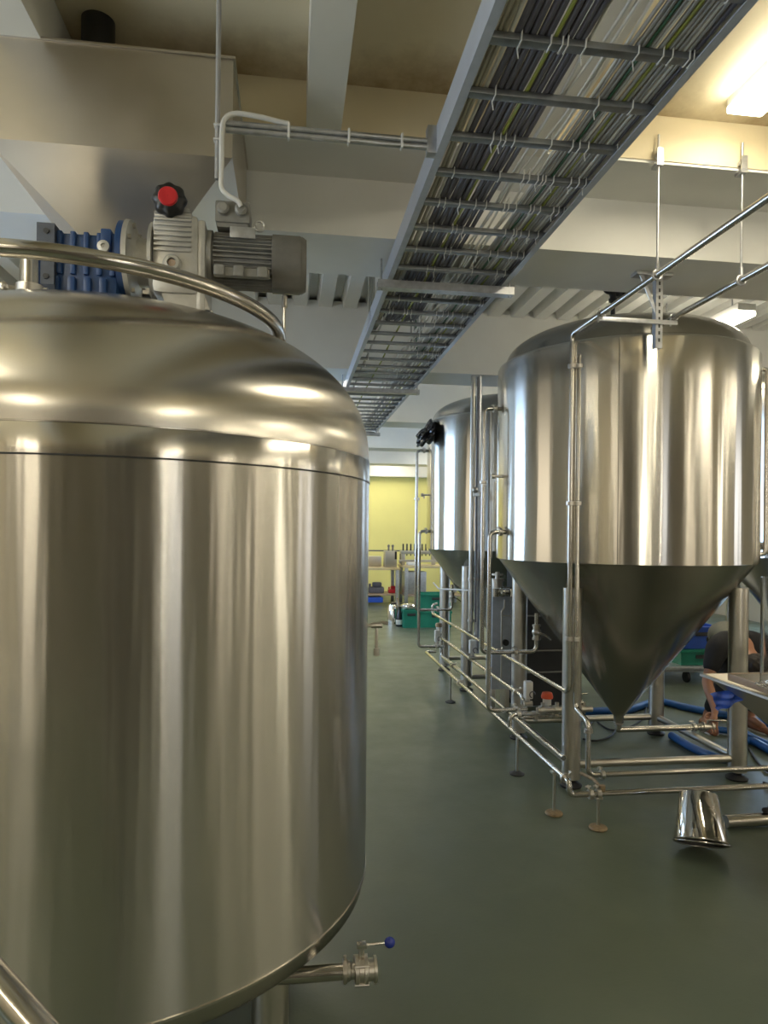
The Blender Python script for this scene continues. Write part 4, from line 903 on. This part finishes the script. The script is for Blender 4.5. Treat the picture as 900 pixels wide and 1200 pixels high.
# ---------------------------------------------------------------- the crouching person
def skin_mesh(name, chains, mat, parent, org, levels=2, root=0):
    """grow one continuous skin along connected joints: chains of (point, radius x, radius y)"""
    pts = []; rad = []; ed = []
    def vid(p, r):
        for i, q in enumerate(pts):
            if (V(q) - V(p)).length < 1e-4: return i
        pts.append(V(p)); rad.append(r); return len(pts) - 1
    for ch in chains:
        last = None
        for (p, *r) in ch:
            r = (r[0], r[1] if len(r) > 1 else r[0]); k = vid(p, r)
            if last is not None and k != last: ed.append((last, k))
            last = k
    me = bpy.data.meshes.new(name); me.from_pydata([p - org for p in pts], ed, [])
    o = bpy.data.objects.new(name, me); COL.objects.link(o)
    md = o.modifiers.new('skin', 'SKIN'); md.use_smooth_shade = True; md.branch_smoothing = .5
    for i, sv in enumerate(me.skin_vertices[0].data):
        sv.radius = rad[i]; sv.use_root = (i == root)
    s2 = o.modifiers.new('subd', 'SUBSURF'); s2.levels = levels; s2.render_levels = levels
    dg = bpy.context.evaluated_depsgraph_get(); m2 = bpy.data.meshes.new_from_object(o.evaluated_get(dg))
    bpy.data.objects.remove(o); m2.name = name; m2.materials.clear(); m2.materials.append(M[mat]); m2.shade_smooth()
    o = bpy.data.objects.new(name, m2); COL.objects.link(o); o.parent = parent; ORG[o] = org; return o
PO = V((3.52, 5.08, 0))
per = thing('person', PO, 'person in a dark shirt bending behind the tank leg and reaching for a floor valve', 'person')
pel = V((3.67, 5.40, 0.710)); sp1 = V((3.61, 5.25, 0.770)); sp2 = V((3.54, 5.08, 0.790)); ch_ = V((3.48, 4.93, 0.760)); nk = V((3.47, 4.80, 0.700)); hd = V((3.465, 4.70, 0.630)); hd2 = V((3.46, 4.67, 0.570))
hipR, hipL = V((3.60, 5.38, .67)), V((3.80, 5.38, .67)); knR, knL = V((3.47, 5.04, .44)), V((3.77, 5.04, .44)); anR, anL = V((3.40, 5.20, .09)), V((3.775, 5.18, .09)); toR, toL = V((3.36, 5.05, .045)), V((3.80, 5.02, .045))
shR, shL = V((3.275, 4.88, .72)), V((3.685, 4.89, .72)); elR, elL = V((3.165, 4.83, .47)), V((3.75, 4.78, .46)); wrR, wrL = V((3.12, 4.66, .30)), V((3.62, 4.74, .36)); paR, paL = V((3.09, 4.63, .252)), V((3.58, 4.72, .31))
def finger(base, d, side, ln, r=.0085):
    d = V(d).normalized(); c = V(side).normalized(); p0 = base; p1 = p0 + d * ln * .42; p2 = p1 + (d * .7 + c * .6).normalized() * ln * .33; p3 = p2 + (d * .1 + c).normalized() * ln * .27
    return [(p0, r * 1.15), (p1, r), (p2, r * .92), (p3, r * .75)]
arms = []
def arm(sh, el, wr, pa, grip, across):
    ch = [[(ch_, .13, .10), (sh, .068), (sh.lerp(el, .5), .05), (el, .042), (el.lerp(wr, .35), .042), (wr, .026), (pa, .036, .02)]]
    d = (pa - wr).normalized(); ac = V(across).normalized()
    for k, ln in enumerate((.075, .085, .08, .062)):
        b = pa + ac * (-.027 + .018 * k) + d * .022
        ch.append([(pa, .036, .02)] + finger(b + d * .012, d, grip, ln))
    ch.append([(pa, .036, .02)] + finger(wr.lerp(pa, .4) - ac * .034, (d * .6 - ac * .7), grip, .06, .0095))
    return ch
chains = [[(pel, .15, .115), (sp1, .135, .105), (sp2, .135, .105), (ch_, .13, .10), (nk, .055), (hd, .088, .075), (hd2, .08, .075), (hd2 + V((-.0, -.035, -.055)), .058, .055)]]
for h, k, a, t in ((hipR, knR, anR, toR), (hipL, knL, anL, toL)):
    chains.append([(pel, .15, .115), (h, .088), (h.lerp(k, .5), .078), (k, .058), (k.lerp(a, .35), .056), (a, .036), (t, .034, .026)])
chains += arm(shR, elR, wrR, paR, (.1, -.5, -.6), (.8, -.5, 0)) + arm(shL, elL, wrL, paL, (-.5, -.2, -.5), (.3, -.9, 0))
skin_mesh('body', chains, 'skin', per, PO)
# face on the hanging head: nose, eyes, ears
fc = hd2 + V((0, -.035, -.03)); b = MB()
b.sphere(fc + V((0, -.062, -.005)), .014, 12, (1, 1.2, 1.6)); b.sphere(fc + V((-.082, .03, .03)), .022, 12, (.4, .8, 1.2)); b.sphere(fc + V((.082, .03, .03)), .022, 12, (.4, .8, 1.2)); b.build('face', 'skin', per)
b = MB()
for s in (-1, 1): b.sphere(fc + V((.03 * s, -.052, .02)), .009, 10)
b.build('eyes', 'dark_gap', per)
bm = bmesh.new(); bmesh.ops.create_icosphere(bm, subdivisions=4, radius=1)
for v in bm.verts:
    n = 1 + .03 * math.sin(v.co.x * 17 + v.co.z * 11) + .03 * math.sin(v.co.y * 19)
    v.co = V((v.co.x * .093, v.co.y * .098, v.co.z * .088)) * n
MB().bm(bm, Matrix.Translation(hd2.lerp(hd, .6) + V((0, -.012, .018)))).build('hair', 'hair', per)
# clothing
skin_mesh('trousers', [[(pel.lerp(sp1, .55), .160, .127), (pel, .168, .132)]] + [[(pel, .168, .132), (h, .104), (h.lerp(k, .5), .094), (k, .075), (k.lerp(a, .4), .072), (k.lerp(a, .85), .058)] for h, k, a in ((hipR, knR, anR), (hipL, knL, anL))], 'dark_cloth', per, PO)
skin_mesh('shirt', [[(pel.lerp(sp1, .35) + V((0, 0, .0)), .158, .125), (sp1, .155, .122), (sp2, .155, .122), (ch_, .150, .116), (ch_.lerp(nk, .6), .085)]], 'shirt', per, PO)
for s_, e_ in ((shR, elR), (shL, elL)):
    skin_mesh('sleeve', [[(ch_.lerp(s_, .12) + V((0, 0, .0)), .148, .125), (ch_.lerp(s_, .6), .118), (s_ + V((0, 0, .005)), .098), (s_.lerp(e_, .4), .072), (s_.lerp(e_, .75), .062)]], 'dark_cloth', per, PO, root=0)
for t, a in ((toR, anR), (toL, anL)):
    d = (t - a); d.z = 0; d.normalize(); m = Matrix.Translation((a.x, a.y, 0)) @ Matrix.Rotation(math.atan2(-d.x, d.y) + 0, 4, 'Z')
    b = MB(); prof = [(-.07, .036, .075), (-.03, .044, .095), (.03, .046, .085), (.09, .050, .062), (.15, .050, .052), (.195, .036, .040), (.215, .012, .026)]; vs = []; fs = []; n = 20
    for (y, w, h) in prof:
        for k in range(n):
            th = 2 * PI * k / n; zz = max(.004, h * .5 + h * .5 * math.sin(th)); vs.append(m @ V((w * math.cos(th), y, zz)))
    for i in range(len(prof) - 1):
        for k in range(n): fs.append([i * n + k, i * n + (k + 1) % n, (i + 1) * n + (k + 1) % n, (i + 1) * n + k])
    fs += [list(range(n))[::-1], [(len(prof) - 1) * n + k for k in range(n)]]
    sh_ = b.add(vs, fs).build('shoe', 'shoe', per)
    MB().prism([(m @ V((x * w, y, 0)))[:2] for x, y, w in [(-1, -.07, .036), (-1, .03, .047), (-1, .13, .052), (-1, .19, .036), (1, .19, .036), (1, .13, .052), (1, .03, .047), (1, -.07, .036)]], 'Z', .001, .014).build('sole', 'white_plastic', sh_)

# ---------------------------------------------------------------- world and view
w = bpy.data.worlds.new('world'); S.world = w; w.use_nodes = True
w.node_tree.nodes['Background'].inputs[0].default_value = (.75, .85, 1, 1); w.node_tree.nodes['Background'].inputs[1].default_value = .6
S.view_settings.view_transform = 'Standard'; S.view_settings.look = 'None'; S.view_settings.gamma = 1; S.view_settings.use_curve_mapping = False
S.view_settings.exposure = 0.12
